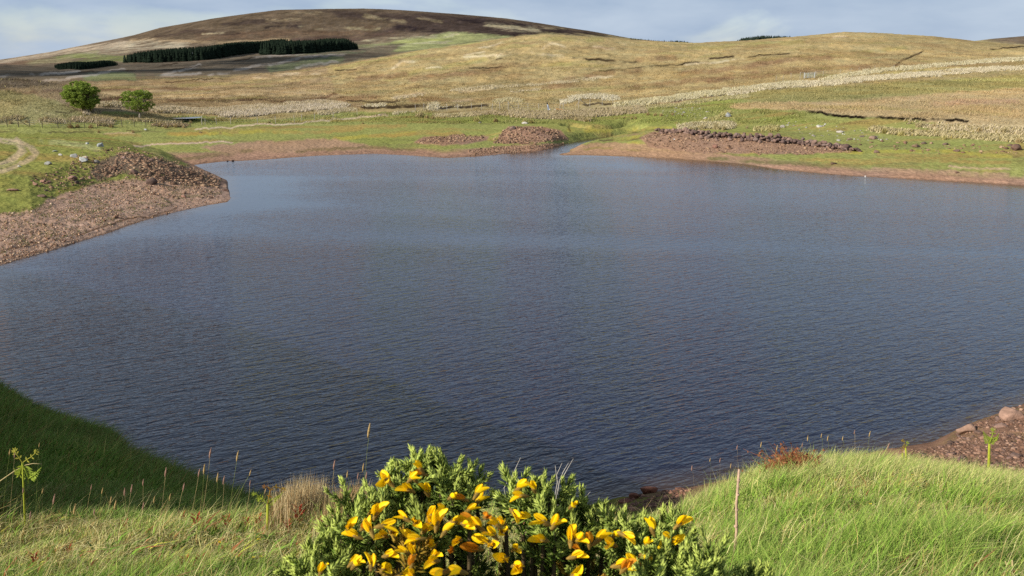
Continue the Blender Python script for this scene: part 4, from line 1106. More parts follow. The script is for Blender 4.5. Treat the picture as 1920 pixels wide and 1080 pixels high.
# poles by the plantation
for (u, v0, hpx, lab, col) in ((374, 112, 15, 'short pale pole standing before the dark plantation, the left of two', (200, 200, 196)), (437, 103, 21, 'tall pale blue pole with a crosspiece before the dark plantation', (140, 176, 176))):
    P = hit(u, v0, n=6000, y0=500, y1=2600)-np.array([0, 25, 0]); P[2] = z_far(P[:1], P[1:2])[0]; m_ = pxm(P); h = hpx*m_
    root = empty('utility_pole', P, label=lab, cat='pole'); mm = mat_plain('pole_paint', alb(*col), var=.1)
    v, f = tube([(0, 0, 0), (0, 0, h)], [.45, .35], 8); o = mesh_from('shaft', v, f, mm); o.parent = root
    v, f = box((0, 0, h*.78), (3.0 if hpx > 18 else 1.2, .4, .7)); o = mesh_from('crosspiece', v, f, mm); o.parent = root
    if hpx > 18:
        v, f = box((0, -.4, h*.62), (1.1, .9, 1.6)); o = mesh_from('transformer', v, f, mm); o.parent = root

# ------------------------------------------------------------------ rocks
def rock_src(seed, colr, sub=2, flat=.6):
    v, f = rock_shape(seed, sub, flat)
    rg = np.random.default_rng(seed); n = fbm(v[:, 0]*3+seed, v[:, 1]*3+v[:, 2]*2, 3, seed)
    return v, f, np.clip(alb(*colr)*(1+.35*n)[:, None], .004, .8)
def rock_obj(u, v, w, colr, label, seed, hfac=.7, group=None, fn=None, name='boulder'):
    P = hit(u, v, n=3000, y0=30, y1=600) if fn is None else fn(u, v)
    s = w*.5*pxm(P); vv, f, c = rock_src(seed, colr, 3, hfac)
    r = np.random.default_rng(seed).uniform(-.5, .5)
    o = np_mesh(name, vv*s, f.ravel(), np.full(len(f), 3), M_rock, c); o.location = (P[0], P[1], P[2]+s*hfac*.35); o.rotation_euler = (0, 0, r)
    tag(o, label, 'rock', group)
    return o
G = (158, 156, 148); Br = (150, 118, 98); Dk = (128, 108, 96)
BO = [  # u, base v, width px, colour, label, flatness
    (189, 275, 13, (164, 166, 162), 'upright pale grey boulder on the crest of the left spit, against the orange flat', 1.1),
    (163, 270, 9, (176, 176, 168), 'low grey boulder on the spit crest, just left of the upright one', .6),
    (90, 309, 15, G, 'pale angular boulder alone on the green turf of the spit', .7),
    (36, 313, 9, (206, 196, 176), 'small pale boulder on the turf, nearest the cart track', .6),
    (114, 291, 9, (186, 180, 172), 'small grey rounded boulder above the pale angular one', .7),
    (103, 284, 11, (166, 168, 158), 'flat whitish slab lying in the grass of the spit', .35),
    (139, 295, 14, (160, 158, 152), 'blocky grey boulder left of the largest grey boulder', .75),
    (155, 303, 22, (176, 176, 170), 'largest long grey boulder on the turf of the spit', .6),
    (181, 306, 15, (120, 114, 106), 'dark grey boulder right of the largest grey boulder', .7),
    (160, 295, 13, (180, 166, 150), 'buff flat boulder lying behind the largest grey boulder', .45),
    (66, 347, 17, (166, 128, 108), 'brown flat boulder at the lower edge of the turf', .6), (81, 342, 12, (160, 120, 100), 'brown rounded boulder in the middle of the group of three', .65), (92, 342, 9, (156, 118, 100), 'small brown boulder at the right of the group of three', .6),
    (136, 336, 17, (156, 122, 104), 'broad brown boulder among the rubble left of the heap', .6), (169, 335, 10, (140, 112, 98), 'small dark brown boulder standing right of the broad brown one', .8), (143, 343, 11, (96, 80, 70), 'dark boulder tucked under the broad brown one', .6),
    (136, 321, 10, (120, 100, 84), 'dark squat boulder on the turf above the broad brown one', .6), (87, 358, 8, (110, 96, 80), 'small dark stone in the grass right of the brown group', .5), (25, 358, 26, (160, 124, 104), 'wide flat brown slab sunk in the turf at the left edge', .25),
    (80, 369, 22, (120, 96, 80), 'long dark low rock where turf meets gravel', .35), (285, 345, 22, (104, 84, 74), 'largest dark brown boulder in the rubble heap', .85), (252, 325, 16, (116, 92, 80), 'dark boulder on the left shoulder of the rubble heap', .7), (232, 297, 10, (150, 124, 112), 'grey-brown boulder on the upper rim of the rubble heap', .6),
    (283, 302, 12, (140, 112, 98), 'rounded boulder on the skyline of the rubble heap', .7), (345, 370, 13, (158, 120, 102), 'tan boulder on the lower gravel of the spit', .6), (217, 409, 11, (120, 88, 70), 'brown boulder half way down the lower gravel', .6), (397, 372, 9, (110, 84, 72), 'dark stone on the gravel close to the spit tip', .5),
    (424, 358, 14, (96, 74, 64), 'dark flat rock at the water edge of the spit tip', .4), (441, 356, 5, (70, 56, 52), 'small dark rock standing in the water beyond the spit tip', .8), (430, 352, 4, (70, 56, 52), 'tiny dark rock in the water close to the spit tip', .8),
    (1366, 219, 15, (158, 158, 156), 'big pale grey boulder on the slope above the rush clumps', .9), (1323, 223, 9, (186, 176, 160), 'small buff boulder left of the big pale one', .6), (1104, 226, 8, (214, 206, 190), 'flat pale stone on the green strip', .4),
    (1717, 276, 18, (128, 104, 84), 'dark flat boulder on the yellow-green flat, centre right', .5), (1732, 270, 13, (116, 98, 82), 'dark low boulder just behind the flat one', .45), (1643, 286, 13, (128, 104, 88), 'brown boulder at the edge of the yellow flat', .6), (1793, 284, 14, (124, 100, 84), 'brown boulder in the right scatter of stones', .55),
    (1905, 282, 20, (112, 88, 74), 'big dark brown boulder near the right edge', .8), (1893, 274, 9, (112, 92, 78), 'small dark boulder left of the big one near the right edge', .8), (1772, 272, 14, (120, 100, 84), 'low dark boulder behind the right scatter of stones', .45), (1794, 324, 9, (120, 90, 76), 'dark stone on the drained gravel at the right', .5),
    (1563, 308, 12, (96, 76, 60), 'dark stone on the drained shore near the wall end', .5), (1637, 261, 16, (150, 124, 106), 'brown boulder among the grey stones above the yellow flat', .6), (1616, 257, 9, (120, 104, 94), 'dark grey boulder among the stones above the yellow flat', .7),
    (1575, 249, 14, (190, 180, 166), 'pale grey boulder among the stones of the green slope', .5), (1536, 238, 13, (196, 190, 176), 'pale boulder higher on the green slope', .5), (1467, 239, 10, (170, 160, 150), 'grey boulder right of the yellow-green tussock', .7), (1592, 262, 14, (140, 118, 100), 'brown flat boulder below the pale grey one', .4),
    (962, 243, 13, (140, 116, 104), 'grey-brown boulder atop the stream-mouth mound', .8), (984, 232, 13, (186, 178, 166), 'pale flat slab crowning the stream-mouth mound', .45), (1028, 247, 13, (146, 112, 98), 'big brown boulder on the right shoulder of the mound', .8), (1342, 277, 14, (140, 104, 88), 'big brown boulder in front of the tumbled wall', .8),
    (272, 244, 8, (170, 170, 164), 'pale rounded stone below the long fence', .6), (712, 217, 9, (178, 172, 160), 'pale stone by the track bend', .5), (376, 249, 7, (120, 100, 80), 'small dark stone on the flat by the track', .5), (900, 231, 8, (130, 122, 112), 'small grey stone beside a brown tussock', .5),
]
for k, (u, v, w, c, lab, fl) in enumerate(BO): rock_obj(u, v, w, c, lab, 1000+k, fl)
tag(rock_obj(1623, 331, 4, (240, 238, 232), 'tiny bright white stone on the wet right shore', 1201, .5), cat='rock'); tag(rock_obj(1265, 262, 5, (240, 238, 232), 'tiny bright white stone on the rubble left of the wall', 1202, .6), cat='rock')
tag(rock_obj(1031, 206, 3.4, (240, 240, 236), 'white stone at the foot of the leaning marker post', 1203, .9), cat='rock'); tag(rock_obj(1041, 206, 3, (236, 230, 220), 'white stone right of the leaning marker post', 1204, .9), cat='rock')
# near boulders in the gravel
NB = [(1896, 786, 48, (166, 132, 112), 'large tilted red-brown boulder at the water edge, by the right side', .85), (1812, 811, 40, (162, 130, 110), 'rounded red-brown boulder standing in the water edge', .8), (1875, 800, 26, (150, 120, 104), 'grey-brown boulder above the rounded one on the gravel', .4),
      (1215, 925, 36, (140, 92, 72), 'dark reddish boulder on the near shore behind the gorse', .7), (1190, 935, 24, (132, 86, 68), 'reddish boulder left of the dark one behind the gorse', .7), (1172, 942, 28, (128, 84, 66), 'flat reddish boulder, leftmost of three behind the gorse', .4), (1270, 918, 20, (130, 92, 74), 'low dark rock on the near shore right of the gorse', .4)]
for k, (u, v, w, c, lab, fl) in enumerate(NB): rock_obj(u, v, w, c, lab, 1300+k, fl, fn=hit_near)

single_src = {}
def singles(P, S, colrs, n, label, group):
    k = np.argsort(-S)[:n]
    for j, i in enumerate(k):
        key = (tuple(colrs[j % len(colrs)]), j % 4)
        if key not in single_src:
            v, f, c = rock_src(1700+len(single_src), key[0], 2, .7)
            o = np_mesh('rubble_stone', v, f.ravel(), np.full(len(f), 3), M_rock, c); single_src[key] = o
        else:
            o = single_src[key].copy(); COL.objects.link(o)
        s = float(S[i]); o.location = P[i]+np.array([0, 0, s*.1]); o.scale = (s, s, s); o.rotation_euler = (0, 0, j*1.3)
        tag(o, label, 'stone', group)
    m = np.ones(len(P), bool); m[k] = False
    return P[m], S[m]
def rubble(name, label, P, S, colrs, cat='stones', kind='stuff', sub=1, single=None):
    if single: P, S = singles(P, S, colrs, *single)
    T = [rock_shape(500+i, sub, .7) for i in range(8)]
    n = len(P); parts = []; cols = []
    rr = rng.uniform(0, 6.28, n); ti = rng.integers(0, 8, n); cc = rng.integers(0, len(colrs), n)
    for i in range(n):
        v, f = T[ti[i]]; c, s = math.cos(rr[i]), math.sin(rr[i])
        vv = np.stack([v[:, 0]*c-v[:, 1]*s, v[:, 0]*s+v[:, 1]*c, v[:, 2]], 1)*S[i]+P[i]
        parts.append((vv, f)); cols.append(np.tile(alb(*colrs[cc[i]])*rng.uniform(.7, 1.25), (len(v), 1)))
    V, Fc = merge(parts); o = mesh_from(name, V, Fc, M_rock, np.concatenate(cols)); return tag(o, label, cat, kind=kind)
def scatter_px(poly, n, fn=z_far, y0=45, y1=260):
    """random ground points whose picture falls in a polygon"""
    us = [q[0] for q in poly]; Xs = []; cnt = 0
    tot = n*8
    a0 = (min(us)-960)/F/1.02-.02; a1 = (max(us)-960)/F/.9+.02
    if a0 > 0: a0 *= .9
    if a0 < 0: a0 *= 1.14
    for _ in range(12):
        a = rng.uniform(a0, a1, tot); Y = np.exp(rng.uniform(math.log(y0), math.log(y1), tot)); X = a*Y
        Z = fn(X, Y); u, v = project(X, Y, Z); k_ = np.clip(100/Y, .6, 3); m = inside(u+9*k_*fbm(X/2.5, Y/2.5, 3, 411), v+5*k_*fbm(X/2.5, Y/2.5, 3, 413), poly) & (Z > .02)
        Xs.append(np.stack([X[m], Y[m], Z[m]], 1)); cnt += m.sum()
        if cnt >= n: break
    return np.concatenate(Xs)[:n]
BRN = [(150, 118, 92), (132, 102, 80), (112, 86, 68), (168, 138, 110)]; PK = [(198, 160, 126), (176, 138, 108), (154, 116, 90), (214, 184, 154), (126, 92, 72)]
heap = [(205, 300), (230, 288), (262, 290), (330, 308), (385, 326), (432, 344), (415, 352), (330, 345), (280, 338), (235, 325), (200, 335), (175, 320)]
P = scatter_px(heap, 2600, y0=70, y1=120); q = fbm(P[:, 0]/2.5, P[:, 1]/2.5, 3, 403); P = P[rng.random(len(P)) < .35+sstep(-.3, .2, q)]; rubble('stone_rubble', 'heap of small broken brown stones on the back of the left spit', P-[0, 0, .02], np.clip(rng.lognormal(-1.95, .42, len(P)), .06, .42), BRN, single=(85, 'angular brown stone, one of the larger in the rubble heap on the left spit', 'larger stones of the spit rubble heap'))
shingle = [(0, 402), (90, 380), (180, 346), (330, 318), (430, 345), (434, 372), (300, 405), (0, 500)]
P = scatter_px(shingle, 14000, y0=50, y1=120); q = fbm(P[:, 0]/3, P[:, 1]/3, 3, 401); P = P[rng.random(len(P)) < .25+.9*sstep(-.3, .3, q)]; rubble('shingle', 'pinkish brown shingle spread over the lower slope of the spit', P, np.clip(rng.lognormal(-3.15, .5, len(P)), .02, .2), PK)
halo = [(150, 285), (230, 275), (340, 305), (438, 342), (436, 372), (300, 372), (180, 352), (90, 370), (60, 340), (120, 315)]
P = scatter_px(halo, 1300, y0=60, y1=120); rubble('scattered_stones', 'loose brown stones strewn round the rubble heap of the spit', P, np.clip(rng.lognormal(-2.3, .45, len(P)), .05, .3), BRN)
gs = np.array([[a_, b_] for a_, b_ in scatter_px(shingle, 260, y0=50, y1=120)[:, :2]]); nn_ = np.repeat(gs, 14, axis=0)+rng.normal(0, .35, (len(gs)*14, 2))
zz_ = z_far(nn_[:, 0], nn_[:, 1]); kk_ = zz_ > .25; nn_, zz_ = nn_[kk_], zz_[kk_]
push(*tris(np.stack([nn_[:, 0], nn_[:, 1], zz_-.02], 1), rng.uniform(.06, .16, len(zz_)), rng.uniform(.05, .10, len(zz_)), .5, alb(116, 122, 62)*rng.uniform(.7, 1.2, len(zz_))[:, None]))
flush('shore_weeds', M_grassfar, label='sparse low weeds growing through the shingle of the spit', cat='weeds', kind='stuff')
turf = [(60, 330), (150, 300), (230, 300), (260, 340), (160, 350), (80, 350)]
P = scatter_px(turf, 160, y0=60, y1=120); rubble('scattered_stones', 'small stones scattered in the turf above the gravel of the spit', P, rng.uniform(.06, .18, len(P)), BRN)
for nm, lab, poly, n, s in (('stone_rubble', 'low patch of broken brown stone on the far shore left of the mound', [(780, 268), (800, 258), (850, 252), (910, 254), (905, 262), (860, 270)], 500, -1.6),
                            ('stone_rubble', 'broken stone covering the mound by the stream mouth', [(925, 268), (940, 248), (955, 238), (1010, 238), (1045, 246), (1062, 262), (1000, 270)], 1100, -1.5),
                            ('stone_rubble', 'broken stone spread between the tumbled wall and the shore', [(1200, 262), (1225, 248), (1320, 250), (1480, 262), (1600, 283), (1500, 290), (1330, 286), (1230, 276)], 1300, -1.7),
                            ('shingle', 'coarse shingle along the near side of the stream mouth', [(880, 280), (960, 272), (1060, 268), (1040, 276), (960, 288), (880, 292)], 700, -1.9),
                            ('scattered_stones', 'small pale stones scattered over the green slope at the right', [(1430, 225), (1500, 225), (1600, 240), (1680, 262), (1560, 270), (1500, 250)], 70, -1.5),
                            ('scattered_stones', 'small pale stones scattered on the green bank above the stream', [(1240, 208), (1300, 200), (1330, 206), (1320, 222), (1250, 220)], 60, -1.5),
                            ('scattered_stones', 'dark stones scattered on the yellow-green flat near the right edge', [(1600, 262), (1700, 268), (1920, 275), (1900, 292), (1760, 288), (1620, 280)], 90, -1.4)):
    P = scatter_px(poly, n, y0=100, y1=260); pale = 'pale' in lab
    sg = {'broken stone covering the mound by the stream mouth': (35, 'brown stone, one of the larger on the mound by the stream mouth', 'larger stones of the stream mound'),
          'broken stone spread between the tumbled wall and the shore': (35, 'brown stone, one of the larger between the tumbled wall and the shore', 'larger stones below the tumbled wall')}.get(lab)
    rubble(nm, lab, P, np.clip(rng.lognormal(s-.25, .4, len(P)), .07, .4), [(176, 170, 158), (156, 146, 134)] if pale else BRN, single=sg)
# tumbled wall
W_ = [(1235, 247), (1262, 250), (1300, 253), (1340, 257), (1400, 261), (1450, 264), (1500, 270), (1550, 276), (1605, 284)]
Pw = np.array([hit(u, v, n=2500, y0=100, y1=260) for u, v in W_]); t = rng.uniform(0, len(W_)-1, 420)
P = np.stack([np.interp(t, range(len(W_)), Pw[:, k]) for k in range(3)], 1)+rng.normal(0, 1, (420, 3))*[.3, .7, 0]; P[:, 2] = z_far(P[:, 0], P[:, 1])+rng.uniform(0, .7, 420)*(1-np.abs(rng.normal(0, .3, 420)).clip(0, 1))
S = rng.uniform(.22, .5, 420); o_ = np.argsort(-S); P, S = P[o_], S[o_]
wall = empty('tumbled_wall', P[0], label='line of tumbled dark stones, an old wall, above the right shore', cat='ruined wall')
wc = [(120, 96, 84), (104, 84, 76), (140, 114, 100), (128, 108, 98)]
wsrc = []
for k in range(4):
    v, f, c = rock_src(1800+k, wc[k], 2, .75); wsrc.append((v, f, c))
wm = {}
for i in range(100):
    k = i % 4
    if k not in wm: o = np_mesh('wall_stone', wsrc[k][0], wsrc[k][1].ravel(), np.full(len(wsrc[k][1]), 3), M_rock, wsrc[k][2]); wm[k] = o
    else: o = wm[k].copy(); COL.objects.link(o)
    o.parent = wall; o.location = P[i]-wall.location; o.scale = (float(S[i]),)*3; o.rotation_euler = (0, 0, i*1.7)
o = rubble('small_wall_stones', None, P[100:]-np.array(wall.location), S[100:], wc[:3], cat=None, sub=2); o.parent = wall
# near gravel right: the larger stones singly, the rest as shingle
gpoly = [(1690, 848), (1760, 830), (1800, 806), (1925, 758), (1925, 900), (1800, 890), (1690, 880)]
P = scatter_px(gpoly, 3600, z_near, 16, 48); rubble('shingle', 'red-brown shingle of the near shore at the right', P, np.clip(rng.lognormal(-3.2, .5, len(P)), .015, .12), [(142, 108, 88), (124, 92, 74), (104, 78, 62), (164, 130, 108), (122, 96, 84)])
P = scatter_px([(1925, 760), (2300, 610), (2500, 700), (2400, 900), (1925, 900)], 2600, z_near, 14, 60); rubble('shingle', 'red-brown shingle beyond the right edge of the near shore', P, np.clip(rng.lognormal(-2.7, .5, len(P)), .03, .2), [(142, 108, 88), (124, 92, 74), (104, 78, 62), (164, 130, 108)])
P = scatter_px([(1100, 955), (1130, 940), (1290, 912), (1300, 935), (1180, 965)], 500, z_near, 16, 48); rubble('shingle', 'narrow strip of brown shingle behind the gorse', P, np.clip(rng.lognormal(-2.9, .5, len(P)), .02, .12), [(160, 118, 96), (130, 92, 74), (110, 80, 66)])
P = scatter_px(gpoly, 120, z_near, 16, 48)
srcs = []
for k in range(6):
    v, f, c = rock_src(1500+k, [(148, 114, 94), (130, 98, 80), (112, 88, 74), (164, 132, 110), (124, 100, 88), (136, 104, 84)][k], 2, .6)
    srcs.append((v, f, c))
meshes = {}
for i, q in enumerate(P):
    k = i % 6; s = float(np.clip(rng.lognormal(-2.3, .35), .07, .2))
    if k not in meshes:
        o = np_mesh('shore_stone', srcs[k][0], srcs[k][1].ravel(), np.full(len(srcs[k][1]), 3), M_rock, srcs[k][2]); meshes[k] = o
    else:
        o = meshes[k].copy(); COL.objects.link(o)
    o.location = q+np.array([0, 0, s*.15]); o.scale = (s, s, s); o.rotation_euler = (0, 0, i*1.3)
    tag(o, 'fist to head sized red-brown stone lying on the near gravel at the right', 'stone', 'loose stones on the near gravel')
# ------------------------------------------------------------------ foreground grass (stuff)
M_blade = mat_attr('grass_blade', rough=.75, var=.15, scale=12., transl=.22, spec=.12)
def pick(n, table):
    w = np.array([t[0] for t in table], float); w /= w.sum()
    k = rng.choice(len(table), n, p=w); c = np.array([alb(*t[1]) for t in table])[k]
    return c*rng.uniform(.55, 1.4, n)[:, None]*np.array([1.0, 1.0, .78])
N1 = 215000
a = rng.uniform(-.74, .74, N1); Y = np.exp(rng.uniform(math.log(2.6), math.log(12.5), N1)); X = a*Y
Z = z_near(X, Y); u, v = project(X, Y, Z)
crest = np.interp(a, n_crest[0], n_crest[1])
ok = (Y < crest+2.2) & ((u < 500) | (u > 1150) | (Y > 3.6))
X, Y, Z, u, v, a = X[ok], Y[ok], Z[ok], u[ok], v[ok], a[ok]
n = len(X)
straw = sstep(-.25, .25, fbm(X/.7, Y/.7, 3, 301)+.35*(1-sstep(500, 1350, u))-.16+.55*(1-sstep(895, 960, v))*sstep(1250, 1400, u)-.30*sstep(980, 1060, v)*sstep(1300, 1400, u))
green = pick(n, [(5, (134, 172, 66)), (4, (154, 186, 80)), (2, (110, 150, 54)), (2, (176, 194, 98)), (1, (200, 196, 126))])
dry = pick(n, [(4, (212, 200, 136)), (3, (186, 186, 98)), (3, (232, 222, 174)), (2, (150, 170, 74)), (1.2, (172, 120, 74)), (1, (196, 160, 100))])
k = rng.random(n) < straw*.92
col = np.where(k[:, None], dry, green)
clump = (.35+1.25*vnoise(X/.16, Y/.16, 303))*(.55+.9*vnoise(X/.6, Y/.6, 305))
h = clump*rng.uniform(.05, .15, n)*np.where(k, .85, 1.1)*(1-.5*sstep(1060, 1110, u)*(1-sstep(1290, 1340, u)))*(1-.25*(1-sstep(450, 700, u)))
w = (.0020+.0052*rng.random(n)**2.2)*np.clip(Y/4.5, .8, 1.5)
V, Fq, lt, C = blades(np.stack([X, Y, Z-.01], 1), h, w, .55, col, bend=.5, wind=(.45, .1))
push(V, Fq, lt, np.clip(C, .004, .8))
# taller thin straw stems through the sward
m = rng.random(n) < .016
V, Fq, lt, C = blades(np.stack([X[m], Y[m], Z[m]], 1), rng.uniform(.12, .28, m.sum()), .0028, .34, pick(m.sum(), [(3, (226, 214, 166)), (2, (196, 170, 120)), (1, (150, 170, 90))]), bend=.3, wind=(1., .1))
push(V, Fq, lt, np.clip(C, .004, .8))
# the sward carries on under and beside the viewpoint
NX = 52000; Xs = rng.uniform(-5, 12, NX); Ys = rng.uniform(-1.5, 12, NX); kx = ((np.abs(Xs)/np.maximum(Ys, .01) > .62) | (Ys < 3.3)) & ((Xs < -.3) | (Xs > .55) | (Ys > 1.2) | (Ys < .3)) & (Ys < 3+Xs*.9+6)
Xs, Ys = Xs[kx], Ys[kx]; Zs = z_near(Xs, Ys); kx = Zs > 8.5; Xs, Ys, Zs = Xs[kx], Ys[kx], Zs[kx]
V, Fq, lt, C = blades(np.stack([Xs, Ys, Zs-.01], 1), rng.uniform(.06, .17, len(Xs)), .0075, .5, pick(len(Xs), [(5, (134, 172, 66)), (4, (154, 186, 80)), (2, (110, 150, 54)), (3, (206, 196, 126))]), bend=.45, wind=(.45, .1))
push(V, Fq, lt, np.clip(C, .004, .8))
# flattened dead thatch and small broad leaves between the blades
m = np.nonzero(rng.random(n) < .17*(.35+1.1*straw))[0]
V, Fq, lt, C = blades(np.stack([X[m], Y[m], Z[m]+.015], 1), rng.uniform(.03, .08, len(m)), .0042, 1.9, pick(len(m), [(4, (226, 210, 164)), (2, (190, 160, 110)), (1, (140, 110, 76))]), bend=.2, wind=(.3, -.2))
push(V, Fq, lt, np.clip(C, .004, .8))
m = np.nonzero((rng.random(n) < .035) & (vnoise(X/.9, Y/.9, 307) > .45))[0]
V, Fq, lt, C = blades(np.stack([X[m], Y[m], Z[m]+.02], 1), rng.uniform(.035, .08, len(m)), rng.uniform(.012, .024, len(m)), .9, pick(len(m), [(4, (120, 156, 60)), (2, (96, 132, 50)), (1.2, (170, 100, 70)), (1, (190, 186, 80))]), bend=.3)
push(V, Fq, lt, np.clip(C, .004, .8))
flush('meadow_grass', M_blade, label='long mixed green and straw-coloured grass in the foreground', cat='grass', kind='stuff')
# grass on the steep shaded face and the rest of the bank
N2 = 190000
a = rng.uniform(-.78, -.12, N2); Y = np.exp(rng.uniform(math.log(6), math.log(46), N2)); X = a*Y
Z = z_near(X, Y); ok = (Z > .12) & (Z < 12); X, Y, Z = X[ok], Y[ok], Z[ok]; n = len(X)
g = fbm(X/2, Y/2, 3, 311)
col = pick(n, [(5, (88, 128, 46)), (4, (108, 146, 56)), (2, (126, 150, 66)), (1.4, (176, 166, 100)), (.6, (150, 100, 66))])*(1+.45*g)[:, None]
h = rng.uniform(.16, .40, n)*(.7+.6*vnoise(X/.7, Y/.7, 313))*(.38+.62*sstep(7, 15, Y)); w = .005+.0009*Y
V, Fq, lt, C = blades(np.stack([X, Y, Z-.02], 1), h, w*rng.uniform(.6, 1.2, n), .45, col, bend=.4, wind=(.6, .3))
push(V, Fq, lt, np.clip(C, .004, .8))
flush('bank_grass', M_blade, label='deep green grass on the steep shaded bank at the left', cat='grass', kind='stuff')
# crest grass right of centre, down the far side
N3 = 60000
a = rng.uniform(-.15, .74, N3); Y = np.exp(rng.uniform(math.log(6.5), math.log(22), N3)); X = a*Y
Z = z_near(X, Y); u, v = project(X, Y, Z); ok = (Z > 1.6) & (Y < np.interp(a, n_crest[0], n_crest[1])+6); X, Y, Z = X[ok], Y[ok], Z[ok]; n = len(X)
V, Fq, lt, C = blades(np.stack([X, Y, Z-.02], 1), rng.uniform(.12, .26, n)*np.where(X/Y < .21, .35, 1.), .006, .4, pick(n, [(4, (146, 176, 84)), (3, (190, 190, 120)), (2, (214, 204, 150))]), bend=.4)
push(V, Fq, lt, np.clip(C, .004, .8))
flush('crest_grass', M_blade, label='pale green grass along the brow of the right knoll', cat='grass', kind='stuff')

# ------------------------------------------------------------------ single plants in the grass
M_stem = mat_plain('dry_stem', alb(206, 184, 130), var=.25, scale=30, transl=.15)
M_stemg = mat_plain('green_stem', alb(150, 160, 86), var=.2, scale=30, transl=.2)
M_seed = [mat_plain('seed_head_tan', alb(210, 178, 120), var=.3, scale=60, transl=.25), mat_plain('seed_head_pink', alb(192, 150, 130), var=.3, scale=60, transl=.25)]
def at_base(u, v): return hit_near(u, v)
def tip_of(P, u, v, dy=0.):
    x, y, z = ray(u, v); t = (P[1]+dy)/y; return np.array([x*t, y*t, H+z*t])
def seed_stalk(tip, base, hl, kind):
    P = at_base(*base); T = tip_of(P, *tip); m_ = pxm(P)
    root = empty('seed_head_grass', P, label=None)
    D = T-P; b = np.array([-.12*D[0]+rng.normal(0, .01), .02, 0])
    pts = [np.zeros(3), D*.35+b*.8, D*.7+b*.6, D*.93]
    v_, f = tube(pts, [.0014, .0012, .0010, .0008], 4); o = mesh_from('stem', v_, f, M_stem if kind else M_stemg); o.parent = root
    L_ = hl*m_; d = D/np.linalg.norm(D); lean = np.array([.28, 0, 1.])*.5+d*.5; lean /= np.linalg.norm(lean)
    q0 = D-lean*L_; parts = []
    pts = [q0*(1-t)+D*t for t in np.linspace(0, 1, 6)]; r = L_*.085
    parts.append(tube(pts, [r*.25, r*.8, r, r*.85, r*.55, r*.1], 6))
    rg = np.random.default_rng(int(tip[0]*7))
    for i in range(26):
        t = rg.random()*.95; c = q0*(1-t)+D*t; az = rg.uniform(0, 6.28)
        o_ = np.array([math.cos(az), math.sin(az), .9])*L_*.09
        parts.append(tube([c, c+o_], [r*.28, .0002], 3, cap=False))
    v_, f = merge(parts); o = mesh_from('seed_head', v_, f, M_seed[kind]); o.parent = root
    return root
SG = [  # tip, base, head length (px), tint, where
    ((396, 839), (374, 992), 22, 1, 0), ((447, 845), (425, 998), 22, 0, 0), ((384, 869), (381, 992), 22, 0, 0), ((375, 878), (352, 995), 18, 1, 0), ((312, 876), (300, 998), 20, 1, 0), ((409, 886), (405, 995), 20, 0, 0), ((421, 892), (410, 995), 18, 1, 0), ((471, 880), (432, 998), 14, 0, 0), ((470, 900), (452, 998), 12, 1, 0),
    ((269, 898), (268, 995), 14, 1, 0), ((234, 914), (240, 1000), 18, 1, 0), ((248, 908), (236, 1002), 18, 1, 0), ((346, 905), (330, 998), 18, 1, 0), ((172, 908), (160, 1002), 12, 1, 0), ((193, 914), (176, 1005), 14, 0, 0), ((209, 930), (200, 1002), 18, 0, 0), ((218, 937), (203, 1005), 22, 0, 0), ((142, 944), (131, 1004), 24, 0, 0), ((103, 926), (90, 1002), 22, 1, 0),
    ((44, 913), (40, 992), 14, 1, 0), ((81, 915), (60, 1000), 12, 0, 0), ((19, 841), (4, 990), 14, 0, 0), ((74, 830), (66, 990), 10, 0, 0), ((28, 848), (16, 992), 12, 1, 0), ((270, 941), (262, 1004), 18, 1, 0), ((178, 952), (170, 1010), 16, 1, 0), ((499, 915), (470, 1000), 12, 0, 0), ((320, 925), (306, 1000), 16, 0, 0), ((58, 958), (54, 1010), 18, 1, 0), ((290, 930), (282, 1004), 15, 0, 0),
    ((628, 862), (622, 968), 20, 1, 1), ((682, 868), (685, 970), 18, 0, 1), ((672, 886), (668, 972), 14, 1, 1), ((688, 884), (686, 972), 16, 1, 1), ((652, 882), (654, 972), 16, 0, 1),
    ((1332, 858), (1334, 918), 9, 0, 2), ((1351, 858), (1350, 915), 10, 1, 2), ((1371, 868), (1373, 912), 11, 0, 2), ((1383, 834), (1382, 905), 10, 1, 2), ((1428, 828), (1430, 892), 12, 0, 2), ((1458, 834), (1458, 885), 12, 0, 2), ((1515, 816), (1527, 880), 12, 0, 2), ((1541, 812), (1544, 878), 10, 0, 2), ((1553, 816), (1556, 878), 12, 0, 2), ((1581, 817), (1582, 878), 10, 0, 2), ((1603, 806), (1602, 880), 9, 1, 2), ((1632, 808), (1627, 880), 12, 0, 2), ((1668, 830), (1652, 884), 14, 1, 2), ((1298, 872), (1302, 930), 12, 1, 2), ((1505, 830), (1508, 880), 10, 1, 2),
]
LW = ['tan seed-head grass stalk rising from the sward at the left, before the shaded bank', 'tan seed-head grass stalk between the dry tuft and the gorse', 'thin seed-head grass stalk on the brow of the right knoll']
LG = ['seed-head grasses before the shaded bank', 'seed-head grasses beside the gorse', 'seed-head grasses on the right brow']
for t, b, hl, kd, w_ in SG: tag(seed_stalk(t, b, hl, kd), LW[w_], 'grass stalk', LG[w_])
tag(seed_stalk((694, 793), (684, 968), 30, 0), 'tallest seed-head grass stalk, alone against the water left of the gorse', 'grass stalk')

